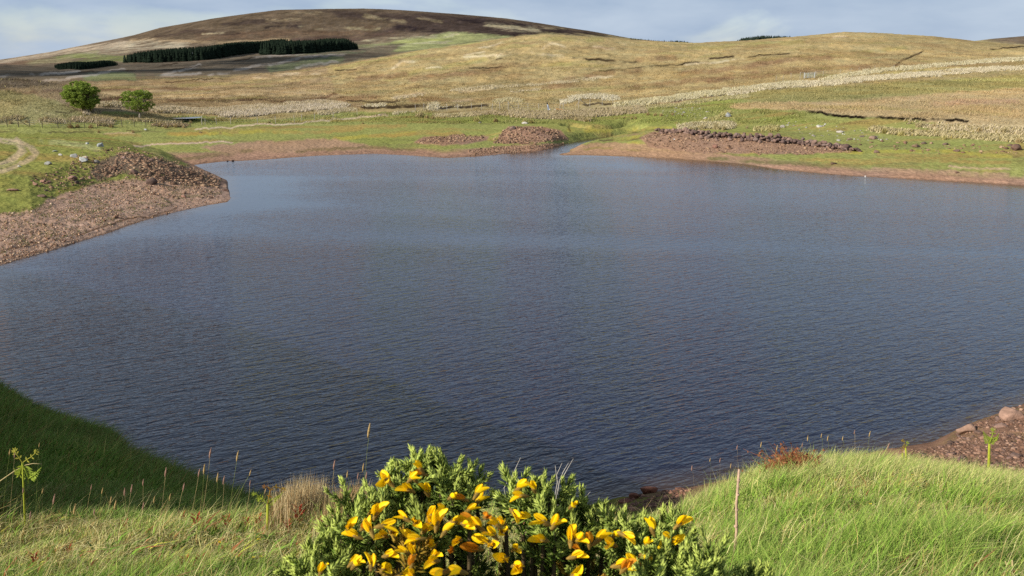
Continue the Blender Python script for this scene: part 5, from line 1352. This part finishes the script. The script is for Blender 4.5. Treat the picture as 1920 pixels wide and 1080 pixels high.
# young bracken
M_fern = mat_attr('fern', rough=.6, var=.2, scale=30, transl=.3)
M_fstem = mat_plain('fern_stem', alb(176, 182, 56), var=.15, scale=20, transl=.15)
def frond(root, p0, pts, w0, n, curl, colr):
    """a rachis with paired toothed leaflets; curl>0 ends it in a fiddlehead"""
    pts = [np.array(p_, float) for p_ in pts]; P = [p0]+pts
    if curl:
        e = pts[-1]; d = e-P[-2]; d /= np.linalg.norm(d); s = np.cross(d, [0, 1, 0]); r = curl
        for k in range(1, 10):
            t = k*.75; rr = r*(1-k/11); P.append(e+d*rr*math.sin(t)+s*(r-rr*math.cos(t)))
    t = np.linspace(0, 1, len(P)); q = np.linspace(0, 1, max(14, n)); P = np.array(P)
    C = np.stack([np.interp(q, t, P[:, k]) for k in range(3)], 1)
    parts = [tube(C, list(np.linspace(w0*.10, w0*.03, len(C))), 5)]
    rg = np.random.default_rng(int(abs(p0[0])*1e4))
    for i in range(1, len(C)-1):
        f = q[i]; L_ = w0*(1.05-f)*(.25 if curl and f > .6 else .9)
        d = C[i+1]-C[i-1]; d /= np.linalg.norm(d)+1e-9; s = np.cross(d, [0, -1, .25]); s /= np.linalg.norm(s)+1e-9
        for sg in (-1, 1):
            tipv = C[i]+(s*sg*.85+d*.45)*L_+np.array([0, rg.normal(0, .1)*L_, -.12*L_])
            m_ = (C[i]+tipv)/2; wv = d*L_*.20
            V = np.array([C[i], m_+wv, tipv, m_-wv]); parts.append((V, np.array([(0, 1, 2), (0, 2, 3)])))
            for k in (.35, .6, .8):
                c0 = C[i]*(1-k)+tipv*k
                for s2 in (-1, 1): parts.append((np.array([c0-d*L_*.05, c0+d*L_*.05, c0+(d*s2*.9+s*sg*.4)*L_*.30*(1.1-k)]), np.array([(0, 1, 2)])))
    V, Fc = merge(parts)
    o = mesh_from('frond', V, Fc, M_fern, np.tile(alb(*colr), (len(V), 1))); o.parent = root
def bracken(base, fork, fronds, label, thick=4.6):
    P = at_base(*base); m_ = pxm(P); root = empty('young_bracken', P, label=label, cat='fern')
    Fk = tip_of(P, *fork)-P
    v_, f = tube([np.array([0, 0, -.02]), Fk*.5+np.array([.4*m_, 0, 0]), Fk], [thick*.7*m_, thick*.62*m_, thick*.5*m_], 8); o = mesh_from('stem', v_, f, M_fstem); o.parent = root
    for pts, w_, n_, cu, c in fronds:
        Q = [tip_of(P, uu, vv, dy*m_)-P for uu, vv, dy in pts]; frond(root, Fk, Q, 1.5*w_*m_, n_, cu*m_, c)
YG = (168, 182, 66); OR = (176, 120, 50)
bracken((502, 1000), (502, 946), [([(505, 930, 0), (508, 916, -4), (498, 911, -6)], 5, 14, 3, OR), ([(494, 938, 3), (486, 930, 0), (478, 925, 0)], 5, 12, 3, YG), ([(512, 938, 4), (524, 930, 0), (531, 922, 0)], 7, 14, 0, YG), ([(507, 915, 0), (518, 911, 4), (530, 918, 6)], 6, 12, 2, (186, 150, 62)), ([(490, 932, 0), (484, 935, 2)], 5, 8, 2, YG)],
        'stocky young bracken with curled orange-tipped fronds left of the gorse', 5)
bracken((47, 990), (42, 868), [([(36, 858, 0), (30, 850, 0), (28, 845, 2)], 7, 14, 2, (182, 176, 78)), ([(50, 862, 0), (60, 856, 0), (68, 848, 0)], 6, 14, 2, (186, 180, 80)), ([(54, 897, 3), (66, 890, 0), (78, 876, 0)], 13, 16, 0, (176, 194, 80)), ([(36, 892, 0), (30, 884, 2), (26, 878, 2)], 8, 12, 0, YG)],
        'young bracken with a flat toothed frond at the left edge over the shaded bank', 2.6)
bracken((1853, 892), (1855, 832), [([(1850, 822, 0), (1846, 814, 0), (1843, 808, 0)], 7, 14, 0, (176, 196, 70)), ([(1859, 822, 0), (1862, 812, 0), (1863, 806, 0)], 6, 12, 2, (170, 190, 66)), ([(1864, 824, 2), (1870, 820, 0), (1873, 812, 0)], 6, 14, 0, (176, 196, 70))],
        'tall single young bracken standing over the near gravel at the right', 4)
bracken((1700, 885), (1698, 840), [([(1697, 833, 0), (1694, 826, 0)], 3.2, 10, 2, (190, 160, 60)), ([(1700, 835, 0), (1702, 830, 1)], 3.2, 8, 1.5, YG)], 'slim curled bracken shoot on the right brow before the water', 3)
bracken((1693, 888), (1692, 850), [([(1692, 845, 0), (1695, 838, 0)], 3, 10, 1.6, (186, 156, 70))], 'small pale bracken shoot just left of the slim curled one', 2.6)

# dead stalk, bent straw, twigs
P = at_base(1376, 1045); T = tip_of(P, 1386, 880); D = T-P; parts = [tube([D*0, D*.3+[.006, 0, 0], D*.62-[.003, 0, 0], D], [.0075, .007, .0065, .006], 7)]
for t in (.18, .36, .55, .72, .88): parts.append(tube([D*t-[0, 0, .004], D*t+[0, 0, .004]], [.009, .009], 7))
v_, f = merge(parts); tag(mesh_from('dead_stalk', v_, f, mat_plain('dead_stalk', alb(196, 164, 136), var=.35, scale=25)), 'straight pale brown dead stalk standing in the grass right of the gorse', 'dead stalk').location = P
P = at_base(-20, 965); pts = [np.zeros(3)]+[tip_of(P, *q)-P for q in ((0, 902), (26, 884), (48, 872), (62, 869), (78, 870))]
v_, f = tube(pts, [.004, .004, .0035, .003, .003, .003], 6); tag(mesh_from('bent_straw', v_, f, M_stem), 'pale bent dead straw arching over the bank at the left edge', 'dead stem').location = P
P = at_base(1896, 1090); 
for k, (q, lb) in enumerate((((1885, 1052), 'left one of two pale upright straws at the bottom right corner'), ((1898, 1050), 'right one of two pale upright straws at the bottom right corner'))):
    D = tip_of(P, *q)-P; v_, f = tube([D*0+[.004*k, 0, 0], D*.5+[.003, 0, 0], D], [.004, .0035, .003], 6); tag(mesh_from('straw', v_, f, M_stem), lb, 'dead stem').location = P
P = at_base(1030, 990); parts = []
for q in (((1045, 905), (1042, 880), (1041, 873)), ((1050, 900), (1056, 885), (1066, 868)), ((1052, 930), (1058, 890), (1075, 860)), ((1055, 925), (1072, 905), (1080, 898)), ((1048, 915), (1044, 890), (1054, 868)), ((1090, 940), (1100, 930), (1107, 922)), ((950, 940), (945, 915), (956, 895)), ((957, 900), (966, 880), (976, 858))):
    pts = [np.zeros(3)]+[tip_of(P, *x_)-P for x_ in q]; pts = [pts[0]*.6+pts[1]*.4]+pts[1:]
    parts.append(tube(pts, [.0032, .003, .0025, .0015], 5))
v_, f = merge(parts); tag(mesh_from('dead_twigs', v_, f, mat_plain('bleached_twig', alb(190, 182, 170), var=.2)), 'bleached bare twigs sticking up behind the gorse bush', 'twigs').location = P

def tuft(name, base, tips_px, hpx, nb, cols_, label, cat, wm=1., lean=.35, rx=30, ry=.25):
    P = at_base(*base); m_ = pxm(P); rg = np.random.default_rng(int(base[0]))
    X = P[0]+rg.normal(0, rx*m_*.5, nb); Y = P[1]+rg.normal(0, ry, nb); Z = z_near(X, Y)
    h = rg.uniform(.5, 1.0, nb)*hpx*m_*np.exp(-((X-P[0])/(rx*m_*1.1))**2*.6)
    w_ = np.array([t[0] for t in cols_], float); w_ /= w_.sum(); kk = rg.choice(len(cols_), nb, p=w_)
    C0 = np.array([alb(*t[1]) for t in cols_])[kk]*rg.uniform(.75, 1.25, nb)[:, None]
    V, Fq, lt, C = blades(np.stack([X, Y, Z], 1)-P, h, .0042*wm, lean, C0, bend=.25, wind=(.2, 0), rg=rg)
    o = np_mesh(name, V, Fq, lt, M_blade, np.clip(C, .004, .8)); o.location = P; tag(o, label, cat)
tuft('dry_grass_tuft', (566, 972), None, 98, 1500, [(4, (222, 198, 150)), (2, (196, 160, 110)), (1, (150, 120, 80))], 'large bleached dry grass tuft against the water left of the gorse', 'grass tuft', rx=44, lean=.16)
tuft('dry_grass_tuft', (655, 972), None, 80, 1100, [(3, (190, 144, 96)), (2, (210, 180, 130)), (1, (130, 130, 70))], 'rusty brown dry grass tuft touching the left side of the gorse', 'grass tuft', rx=36, lean=.2)
tuft('dry_grass_tuft', (730, 990), None, 60, 500, [(3, (170, 140, 100)), (2, (200, 180, 140))], 'thin dull straw tuft behind the left flank of the gorse', 'grass tuft', rx=30, lean=.3)
tuft('dry_grass_tuft', (1545, 892), None, 46, 800, [(3, (190, 196, 120)), (2, (216, 204, 150))], 'tall pale green grass tuft on the top of the right knoll', 'grass tuft', rx=16, lean=.16, ry=.12)
# withered heather patch
P = at_base(1482, 896); m_ = pxm(P); rg = np.random.default_rng(5); parts = []; cols = []
for i in range(420):
    t = rg.uniform(-1, 1); x = t*34*m_+rg.normal(0, .03); y = P[1]+rg.normal(0, .10)+.25*t; x0 = P[0]+x; z0 = z_near(np.array([x0]), np.array([y]))[0]
    b = np.array([x0, y, z0])-P; d = np.array([rg.normal(0, .6), rg.normal(0, .6), 1.]); e = b+d*rg.uniform(.12, .24)
    parts.append(tube([b, (b+e)/2+rg.normal(0, .008, 3), e], [.003, .0025, .001], 3)); cols.append(len(parts[-1][0]))
    for j in range(7):
        c = b+(e-b)*rg.uniform(.3, 1); q = rg.normal(0, .012, (3, 3))+c; parts.append((q, np.array([(0, 1, 2)]))); cols.append(3)
V, Fc = merge(parts); Cc = np.concatenate([np.tile(alb(170, 110, 74)*rg.uniform(.6, 1.3), (k_, 1)) for k_ in cols])
o = mesh_from('withered_heather', V, Fc, M_fern, Cc); o.location = P; tag(o, 'patch of withered russet heather on the brow of the right knoll', 'heather')

# red sorrel and tormentil
def sorrel(base, s, label, group):
    P = at_base(*base); m_ = pxm(P)*s*1.1; rg = np.random.default_rng(int(base[0]*3)); root = empty('red_sorrel', P, label=label, cat='sorrel', group=group)
    L_ = 30*m_
    v_, f = tube([(0, 0, 0), (.1*L_, 0, .6*L_), (.15*L_, 0, 1.1*L_)], [.0022*s, .002*s, .001], 5); o = mesh_from('stem', v_, f, mat_red); o.parent = root
    parts = []
    for i in range(9):
        b = np.array([.1*L_*i/9, 0, L_*(.25+.09*i)]); az = i*2.3; d = np.array([math.cos(az), math.sin(az)*.6, .9]); l_ = L_*rg.uniform(.28, .42)
        s_ = np.array([-math.sin(az), math.cos(az), 0])*l_*.22; e = b+d*l_
        parts.append((np.array([b, b+d*l_*.5+s_, e, b+d*l_*.5-s_]), np.array([(0, 1, 2), (0, 2, 3)])))
    v_, f = merge(parts); o = mesh_from('leaves', v_, f, mat_redl); o.parent = root
mat_red = mat_plain('red_stem', alb(170, 70, 50)); mat_redl = mat_plain('red_leaf', alb(186, 84, 52), var=.45, scale=60, transl=.4)
sorrel((560, 990), 1.35, 'largest bright red sorrel at the foot of the dry grass tuft', None)
for b, s_ in (((343, 985), .8), ((236, 1000), .8), ((369, 996), 1.), ((426, 996), .9), ((463, 996), .8), ((485, 994), .9), ((520, 985), 1.), ((598, 995), .8), ((424, 1030), .6), ((438, 1022), .6), ((348, 1078), 1.1), ((378, 1074), 1.1), ((67, 1066), .9), ((130, 1045), .7), ((28, 1070), .7), ((540, 1000), .8), ((362, 1082), .9)):
    sorrel(b, s_, 'small red-leaved sorrel in the straw-coloured grass at the left', 'red sorrels in the left grass')
M_tor = mat_plain('tormentil_petal', alb(246, 214, 40)*1.3, var=.1, transl=.3)
M_torc = mat_plain('tormentil_centre', alb(200, 150, 30))
def tormentil(pos, s, label, group):
    P = at_base(pos[0], pos[1]+6); T = tip_of(P, *pos); m_ = pxm(P); root = empty('tormentil_flower', P, label=label, cat='flower', group=group); D = T-P+np.array([0, -.06, .05])
    v_, f = tube([D*0, D], [.0012, .001], 4); o = mesh_from('stem', v_, f, M_stemg); o.parent = root
    parts = []; r = .75*s*m_
    for k in range(4):
        t = k*math.pi/2+.4; d = np.array([math.cos(t), math.sin(t)*.8, .35]); sd = np.array([-math.sin(t), math.cos(t), 0])
        parts.append((np.array([D, D+d*r*.6+sd*r*.45, D+d*r, D+d*r*.6-sd*r*.45]), np.array([(0, 1, 2), (0, 2, 3)])))
    v_, f = merge(parts); o = mesh_from('petals', v_, f, M_tor); o.parent = root
    v_, f = ICO1; o = mesh_from('centre', v_*r*.25+D+[0, 0, r*.1], f, M_torc); o.parent = root
tormentil((359, 1050), 9, 'biggest yellow buttercup-like flower in the straw grass at the bottom left', None)
for q in ((491, 1016), (496, 1048), (482, 1050), (419, 1022)): tormentil(q, 5.5, 'small yellow flower in the straw-coloured grass left of the gorse', 'yellow flowers left of the gorse')
for q in ((1623, 950), (1710, 928), (1570, 903), (1550, 897), (1540, 899), (1510, 893), (1713, 917), (1730, 885), (1703, 895), (1763, 908), (1777, 900), (1783, 924), (1687, 887), (1898, 903), (1713, 953), (1827, 983), (1912, 993), (1667, 898), (1813, 900), (1783, 965), (1560, 905), (1700, 910)):
    tormentil(q, 4.6, 'tiny yellow flower dotted over the grassy right knoll', 'yellow flowers on the right knoll')

# ------------------------------------------------------------------ the gorse bush
M_spine = mat_attr('gorse_spines', rough=.55, var=.2, scale=60, transl=.25, spec=.08)
M_gstem = mat_plain('gorse_stem', alb(84, 70, 46), var=.3, scale=30, bump=.002)
M_pet = mat_plain('gorse_petal', np.array([.93, .60, .005]), rough=.5, var=.10, scale=60, transl=.25)
M_pet2 = mat_plain('gorse_petal_old', np.array([.70, .27, .012]), rough=.55, var=.3, scale=90, transl=.25)
M_cal = mat_plain('gorse_calyx', alb(150, 120, 54), var=.35, scale=80, transl=.1)
def spines(p0, p1, r, n, rg, c0, c1, Ls=.0125, w=.0024):
    """spiny leaves round a shoot axis"""
    ax = p1-p0; Ln = np.linalg.norm(ax); ax = ax/Ln
    a = np.cross(ax, [.3, .9, .1]); a /= np.linalg.norm(a); b = np.cross(ax, a)
    t = np.sort(rg.random(n)); az = np.arange(n)*2.399+rg.normal(0, .25, n)
    rad = a*np.cos(az)[:, None]+b*np.sin(az)[:, None]
    q = p0+ax*(t*Ln)[:, None]
    spread = (.95-.6*t**2)[:, None]
    d = rad*spread+ax*(.75+.7*t)[:, None]; d /= np.linalg.norm(d, axis=1)[:, None]
    l_ = (Ls*(1.05-.35*t)*rg.uniform(.75, 1.2, n))[:, None]
    sd = np.cross(d, rad); sd /= np.linalg.norm(sd, axis=1)[:, None]+1e-9
    nd = np.cross(sd, d)
    base = q; m_ = q+d*l_*.45
    V = np.stack([base, m_+sd*w*.5+nd*w*.12, m_-sd*w*.5+nd*w*.12, m_-nd*w*.35, q+d*l_], 1).reshape(-1, 3)
    k = np.arange(n)*5
    Fc = np.stack([k, k+1, k+2, k, k+3, k+1, k, k+2, k+3, k+1, k+4, k+2, k+1, k+3, k+4, k+3, k+2, k+4], 1).reshape(-1, 3)
    c = c0*(1-t[:, None])+c1*t[:, None]; c = c*rg.uniform(.75, 1.25, n)[:, None]
    return V, Fc, np.repeat(c, 5, axis=0)
def shoot_mesh(seed, tone=1., name='shoot'):
    """unit shoot along +z, 6 cm long, with side shoots"""
    rg = np.random.default_rng(seed); Vp = []; Cp = []
    c0 = alb(104, 132, 46)*tone; c1 = alb(214, 226, 114)*tone
    tip = np.array([rg.normal(0, .004), rg.normal(0, .004), .060]); parts = []
    for (p0, p1, n, c_) in [(np.array([0, 0, .0]), tip, 84, 1.)]+[(tip*f_, tip*f_+np.array([math.cos(z_)*.75, math.sin(z_)*.75, .75])*l_, 32, .96) for f_, z_, l_ in [(rg.uniform(.05, .75), k*2.2+rg.normal(0, .4), rg.uniform(.016, .034)) for k in range(5)]]:
        V, Fc, C = spines(p0, p1, 1, n, rg, c0*c_, c1*c_); parts.append((V, Fc)); Cp.append(C)
        tv, tf = tube([p0, p1], [.0011, .0006], 5); parts.append((tv, tf)); Cp.append(np.tile(alb(120, 140, 70), (len(tv), 1)))
    V, Fc = merge(parts); return V, Fc, np.clip(np.concatenate(Cp), .004, .8)
SHM = [shoot_mesh(600+i, t) for i, t in enumerate((1., 1.12, .9, 1.05, .8, 1.15))]
SHD = []
def gpt(u, v, d):
    x, y, z = ray(u, v); t = d/y; return np.array([x*t, d, H+z*t])
GB = np.array([gpt(935, 1500, .74)[0], .74, 12.36])
g_root = empty('gorse_bush', GB, label='gorse bush with yellow pea-flowers and spiny green shoots at the bottom centre', cat='gorse bush')
TIPS = [(580, 1000, .66), (600, 1012, .64), (612, 990, .67), (625, 1005, .66), (562, 1018, .66), (545, 1042, .66), (556, 1058, .62), (640, 1032, .65), (590, 1040, .61), (620, 1050, .6),
        (652, 912, .72), (664, 903, .73), (682, 915, .72), (696, 908, .73), (636, 940, .72), (626, 968, .7), (704, 932, .7), (668, 940, .69), (718, 955, .7),
        (714, 888, .76), (726, 872, .76), (741, 855, .77), (752, 866, .76), (766, 840, .78), (775, 836, .78), (792, 834, .78), (806, 829, .78), (822, 842, .78), (836, 832, .78), (846, 852, .77), (860, 850, .77), (880, 862, .77), (884, 856, .77), (880, 884, .76), (758, 884, .74), (790, 870, .74), (826, 872, .74), (854, 886, .73), (878, 896, .73), (730, 905, .73), (745, 925, .72),
        (966, 886, .74), (968, 878, .74), (982, 893, .73), (1000, 886, .74), (1018, 872, .75), (1028, 884, .74), (1046, 902, .74), (1056, 886, .75), (1072, 908, .74), (1090, 925, .74), (1086, 905, .75), (1101, 945, .73), (1010, 915, .72), (1040, 930, .71), 
        (1114, 952, .72), (1130, 948, .72), (1152, 944, .72), (1165, 958, .71), (1184, 944, .72), (1198, 962, .71), (1215, 955, .71), (1248, 948, .72), (1262, 942, .72), (1272, 975, .71), (1290, 990, .7), (1300, 1005, .7), (1180, 985, .69), (1140, 985, .69), (1230, 980, .7),
        (1212, 1030, .62), (1235, 1018, .63), (1252, 1010, .63), (1272, 1022, .62), (1292, 1014, .63), (1310, 1020, .62), (1330, 1028, .62), (1345, 1030, .62), (1358, 1046, .62), (1388, 1062, .62), (1420, 1058, .62), (1446, 1054, .62), (1462, 1066, .62), (1300, 1052, .59), (1340, 1066, .59), (1250, 1056, .59), (1190, 1062, .6)]
FILL = [(590, 1100), (560, 1200), (1500, 1200), (1440, 1110), (1340, 1085), (1290, 1060), (1240, 1015), (1180, 1010), (1110, 1000), (1080, 965), (1040, 945), (1000, 960), (965, 1000), (925, 1015), (885, 985), (860, 910), (800, 895), (757, 910), (745, 960), (700, 975), (668, 990), (655, 1060), (625, 1090)]
rg = np.random.default_rng(99); fill = []
while len(fill) < 125:
    q = np.array([rg.uniform(545, 1500), rg.uniform(890, 1190)])
    if inside(np.array([q[0]]), np.array([q[1]]), FILL)[0]: fill.append((q[0], q[1], rg.uniform(.66, .86)))
def orient(p, d, s, roll):
    q = Vector(d).to_track_quat('Z', 'Y'); return Matrix.Translation(Vector(p)) @ q.to_matrix().to_4x4() @ Matrix.Rotation(roll, 4, 'Z') @ Matrix.Scale(s, 4)
stem_parts = []; forks = []
hub = [np.array([GB[0]+x, GB[1]+y, 13.02]) for x, y in ((-.10, 0), (-.04, .05), (.03, .03), (.09, 0), (.14, -.04), (-.13, -.04))]
for hb in hub: stem_parts.append(tube([GB-GB, (hb-GB)*.5+rg.normal(0, .02, 3), hb-GB], [.009, .006, .004], 8))
me_shoot = {}
dark = []
for k, (u, v, d) in enumerate(TIPS+fill):
    if k < len(TIPS): v += 15 if u < 1200 else 9
    tip = gpt(u, v, d); h0 = min(hub, key=lambda h_: abs(h_[0]-tip[0])+.3*abs(h_[1]-tip[1]))
    out = tip-h0; out /= np.linalg.norm(out); dr = out*.7+np.array([0, 0, .55])+rg.normal(0, .24, 3); dr /= np.linalg.norm(dr)
    s = rg.uniform(.72, 1.05) if k < len(TIPS) else rg.uniform(.7, 1.1)
    base = tip-dr*.060*s
    f_ = rg.uniform(.55, .8)
    stem_parts.append(tube([h0-GB, h0*(1-f_)+base*f_-GB-np.array([0, 0, .01]), base-GB, base+dr*.03-GB], [.0042, .0030, .0020, .0012], 5))
    M = orient(base-GB, dr, s, rg.uniform(0, 6.28)); i = k % 6
    if k < 100:
        if i not in me_shoot:
            V, Fc, C = SHM[i]; o = mesh_from('shoot', V, Fc, M_spine, C); me_shoot[i] = o.data
        else:
            o = bpy.data.objects.new('shoot', me_shoot[i]); COL.objects.link(o)
        o.parent = g_root; o.matrix_local = M
    else:
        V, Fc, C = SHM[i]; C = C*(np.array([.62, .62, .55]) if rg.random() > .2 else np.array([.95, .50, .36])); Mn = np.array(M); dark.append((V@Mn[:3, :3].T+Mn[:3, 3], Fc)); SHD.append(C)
    # lower spines along the woody part
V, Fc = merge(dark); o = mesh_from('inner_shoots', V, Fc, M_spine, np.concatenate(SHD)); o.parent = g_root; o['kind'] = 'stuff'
V, Fc = merge(stem_parts); o = mesh_from('stems', V, Fc, M_gstem); o.parent = g_root
# flowers: banner petal, two wings with keel, fuzzy calyx
def petal(L_, W_, cup, fold, n=7, m=5):
    V = []
    for i in range(n):
        t = i/(n-1); w = W_*math.sqrt(max(0., math.sin(math.pi*min(1., .07+.91*t))))
        for j in range(m):
            s = (j/(m-1)-.5)*2
            V.append((s*w*.5, -cup*(abs(s)**1.6)*w-fold*t*t*L_, t*L_))
    Fc = [(i*m+j, i*m+j+1, (i+1)*m+j+1, (i+1)*m+j) for i in range(n-1) for j in range(m-1)]
    return np.array(V), np.array(Fc)
def rotx(v, a): c, s = math.cos(a), math.sin(a); return np.stack([v[:, 0], v[:, 1]*c-v[:, 2]*s, v[:, 1]*s+v[:, 2]*c], 1)
def rotz(v, a): c, s = math.cos(a), math.sin(a); return np.stack([v[:, 0]*c-v[:, 1]*s, v[:, 0]*s+v[:, 1]*c, v[:, 2]], 1)
FM = {}
def flower_meshes(kind):
    if kind in FM: return FM[kind]
    mt = M_pet if kind in (0, 1) else M_pet2
    open_ = {0: .36, 1: .14, 2: .05}[kind]
    bv, bf = petal(.0160, .0088, .36, -.10); bv = rotx(bv, -open_)
    b = (bv+[0, .001, .003], bf)
    w1, wf = petal(.0135, .0060, .35, .05); w2 = w1.copy()
    wl = rotx(rotz(w1, 1.2), .10)+[-.0012, -.001, .003]; wr = rotx(rotz(w2, -1.2), .10)+[.0012, -.001, .003]
    kv, kf = petal(.0120, .0050, .5, .06); kl = rotx(kv, .16)+[0, -.0015, .003]
    V, Fc = merge([b, (wl, wf), (wr, wf), (kl, kf)])
    me = mesh_from('tmp', V, Fc, mt, smooth=True); d1 = me.data; bpy.data.objects.remove(me)
    cv = tube([(0, 0, -.004), (0, 0, 0), (0, 0, .005), (0, 0, .0075)], [.0009, .0023, .0026, .0018], 7)
    hairs = []
    r_ = np.random.default_rng(3)
    for i in range(26):
        az = r_.uniform(0, 6.28); z = r_.uniform(0, .006); c = np.array([math.cos(az)*.0023, math.sin(az)*.0023, z]); hairs.append(tube([c, c+np.array([math.cos(az), math.sin(az), .6])*.0012], [.0002, .0001], 3, cap=False))
    V, Fc = merge([cv]+hairs); me = mesh_from('tmp', V, Fc, M_cal); d2 = me.data; bpy.data.objects.remove(me)
    FM[kind] = (d1, d2); return FM[kind]
FLW = '''725,891,1 735,901,0 767,894,0 781,895,0 773,913,1 792,875,2 797,882,2 803,919,2 842,927,1 891,924,0 892,938,0 874,930,2 874,952,2 837,949,1 692,956,1 703,962,0 652,983,0 709,980,1 678,985,2 675,1000,2 698,994,1 725,998,0 735,990,1 778,972,0 765,968,0 803,965,0 793,990,0 818,983,0 812,975,0 845,972,0 830,995,1 773,1008,0 785,1012,0 793,1002,1 812,1019,2 849,1024,2 767,1030,1 778,1034,0 820,1044,0 812,1036,0 721,1035,2 656,1052,0 662,1056,0 696,1059,1 716,1064,0 727,1074,0 743,1073,0 771,1058,2 839,1064,0 846,1072,0 871,1066,0 775,1076,0 889,969,2 909,963,2 905,985,2 920,1010,0 937,980,0 930,1000,0 900,1022,2 864,1005,1 867,974,2 600,1069,1 968,912,1 985,922,0 1003,913,1 959,949,1 966,958,0 939,988,0 946,975,1 925,1012,0 962,1024,1 950,1040,1 962,1054,0 978,1052,0 1028,975,0 1036,982,0 1024,1006,1 1077,1008,0 1070,1012,0 1116,1010,1 1105,1016,2 1069,1038,2 1087,1027,2 1148,1000,1 1153,1015,1 1163,992,1 1225,991,2 1210,1016,1 1268,980,0 1262,1005,0 1256,1010,1 1228,1027,0 1225,1038,2 1198,1050,0 1203,1033,0 1190,1052,1 1152,1054,0 1071,1074,0 1167,1063,2 1069,944,0 1057,972,1 1092,1047,2 1242,974,1 1067,987,1 990,1060,1 1040,950,1'''
f_n = 0; extra = []
for s_ in FLW.split():
    u, v, kd = [int(x) for x in s_.split(',')]
    kd = kd if rg.random() > .35 else max(0, kd-1)
    dd = .60 if v > 1040 else (.64 if v > 960 else .69)
    p = gpt(u, v+8, dd+rg.uniform(-.02, .02))
    if v < 960: p = gpt(u, v+8, .70+rg.uniform(-.02, .02))
    dr = np.array([rg.normal(0, .75), -.35+rg.normal(0, .35), .6+rg.normal(0, .3)]); dr /= np.linalg.norm(dr)
    d1, d2 = flower_meshes(kd); M = orient(p-GB, dr, rg.uniform(.66, .92), rg.normal(math.pi, .9))
    fo = bpy.data.objects.new('flower', d1); COL.objects.link(fo); fo.parent = g_root; fo.matrix_local = M
    if kd == 2: fo['label'] = 'faded orange-brown gorse flower'
    co_ = bpy.data.objects.new('calyx', d2); COL.objects.link(co_); co_.parent = fo
    f_n += 1
    if f_n >= 100: break
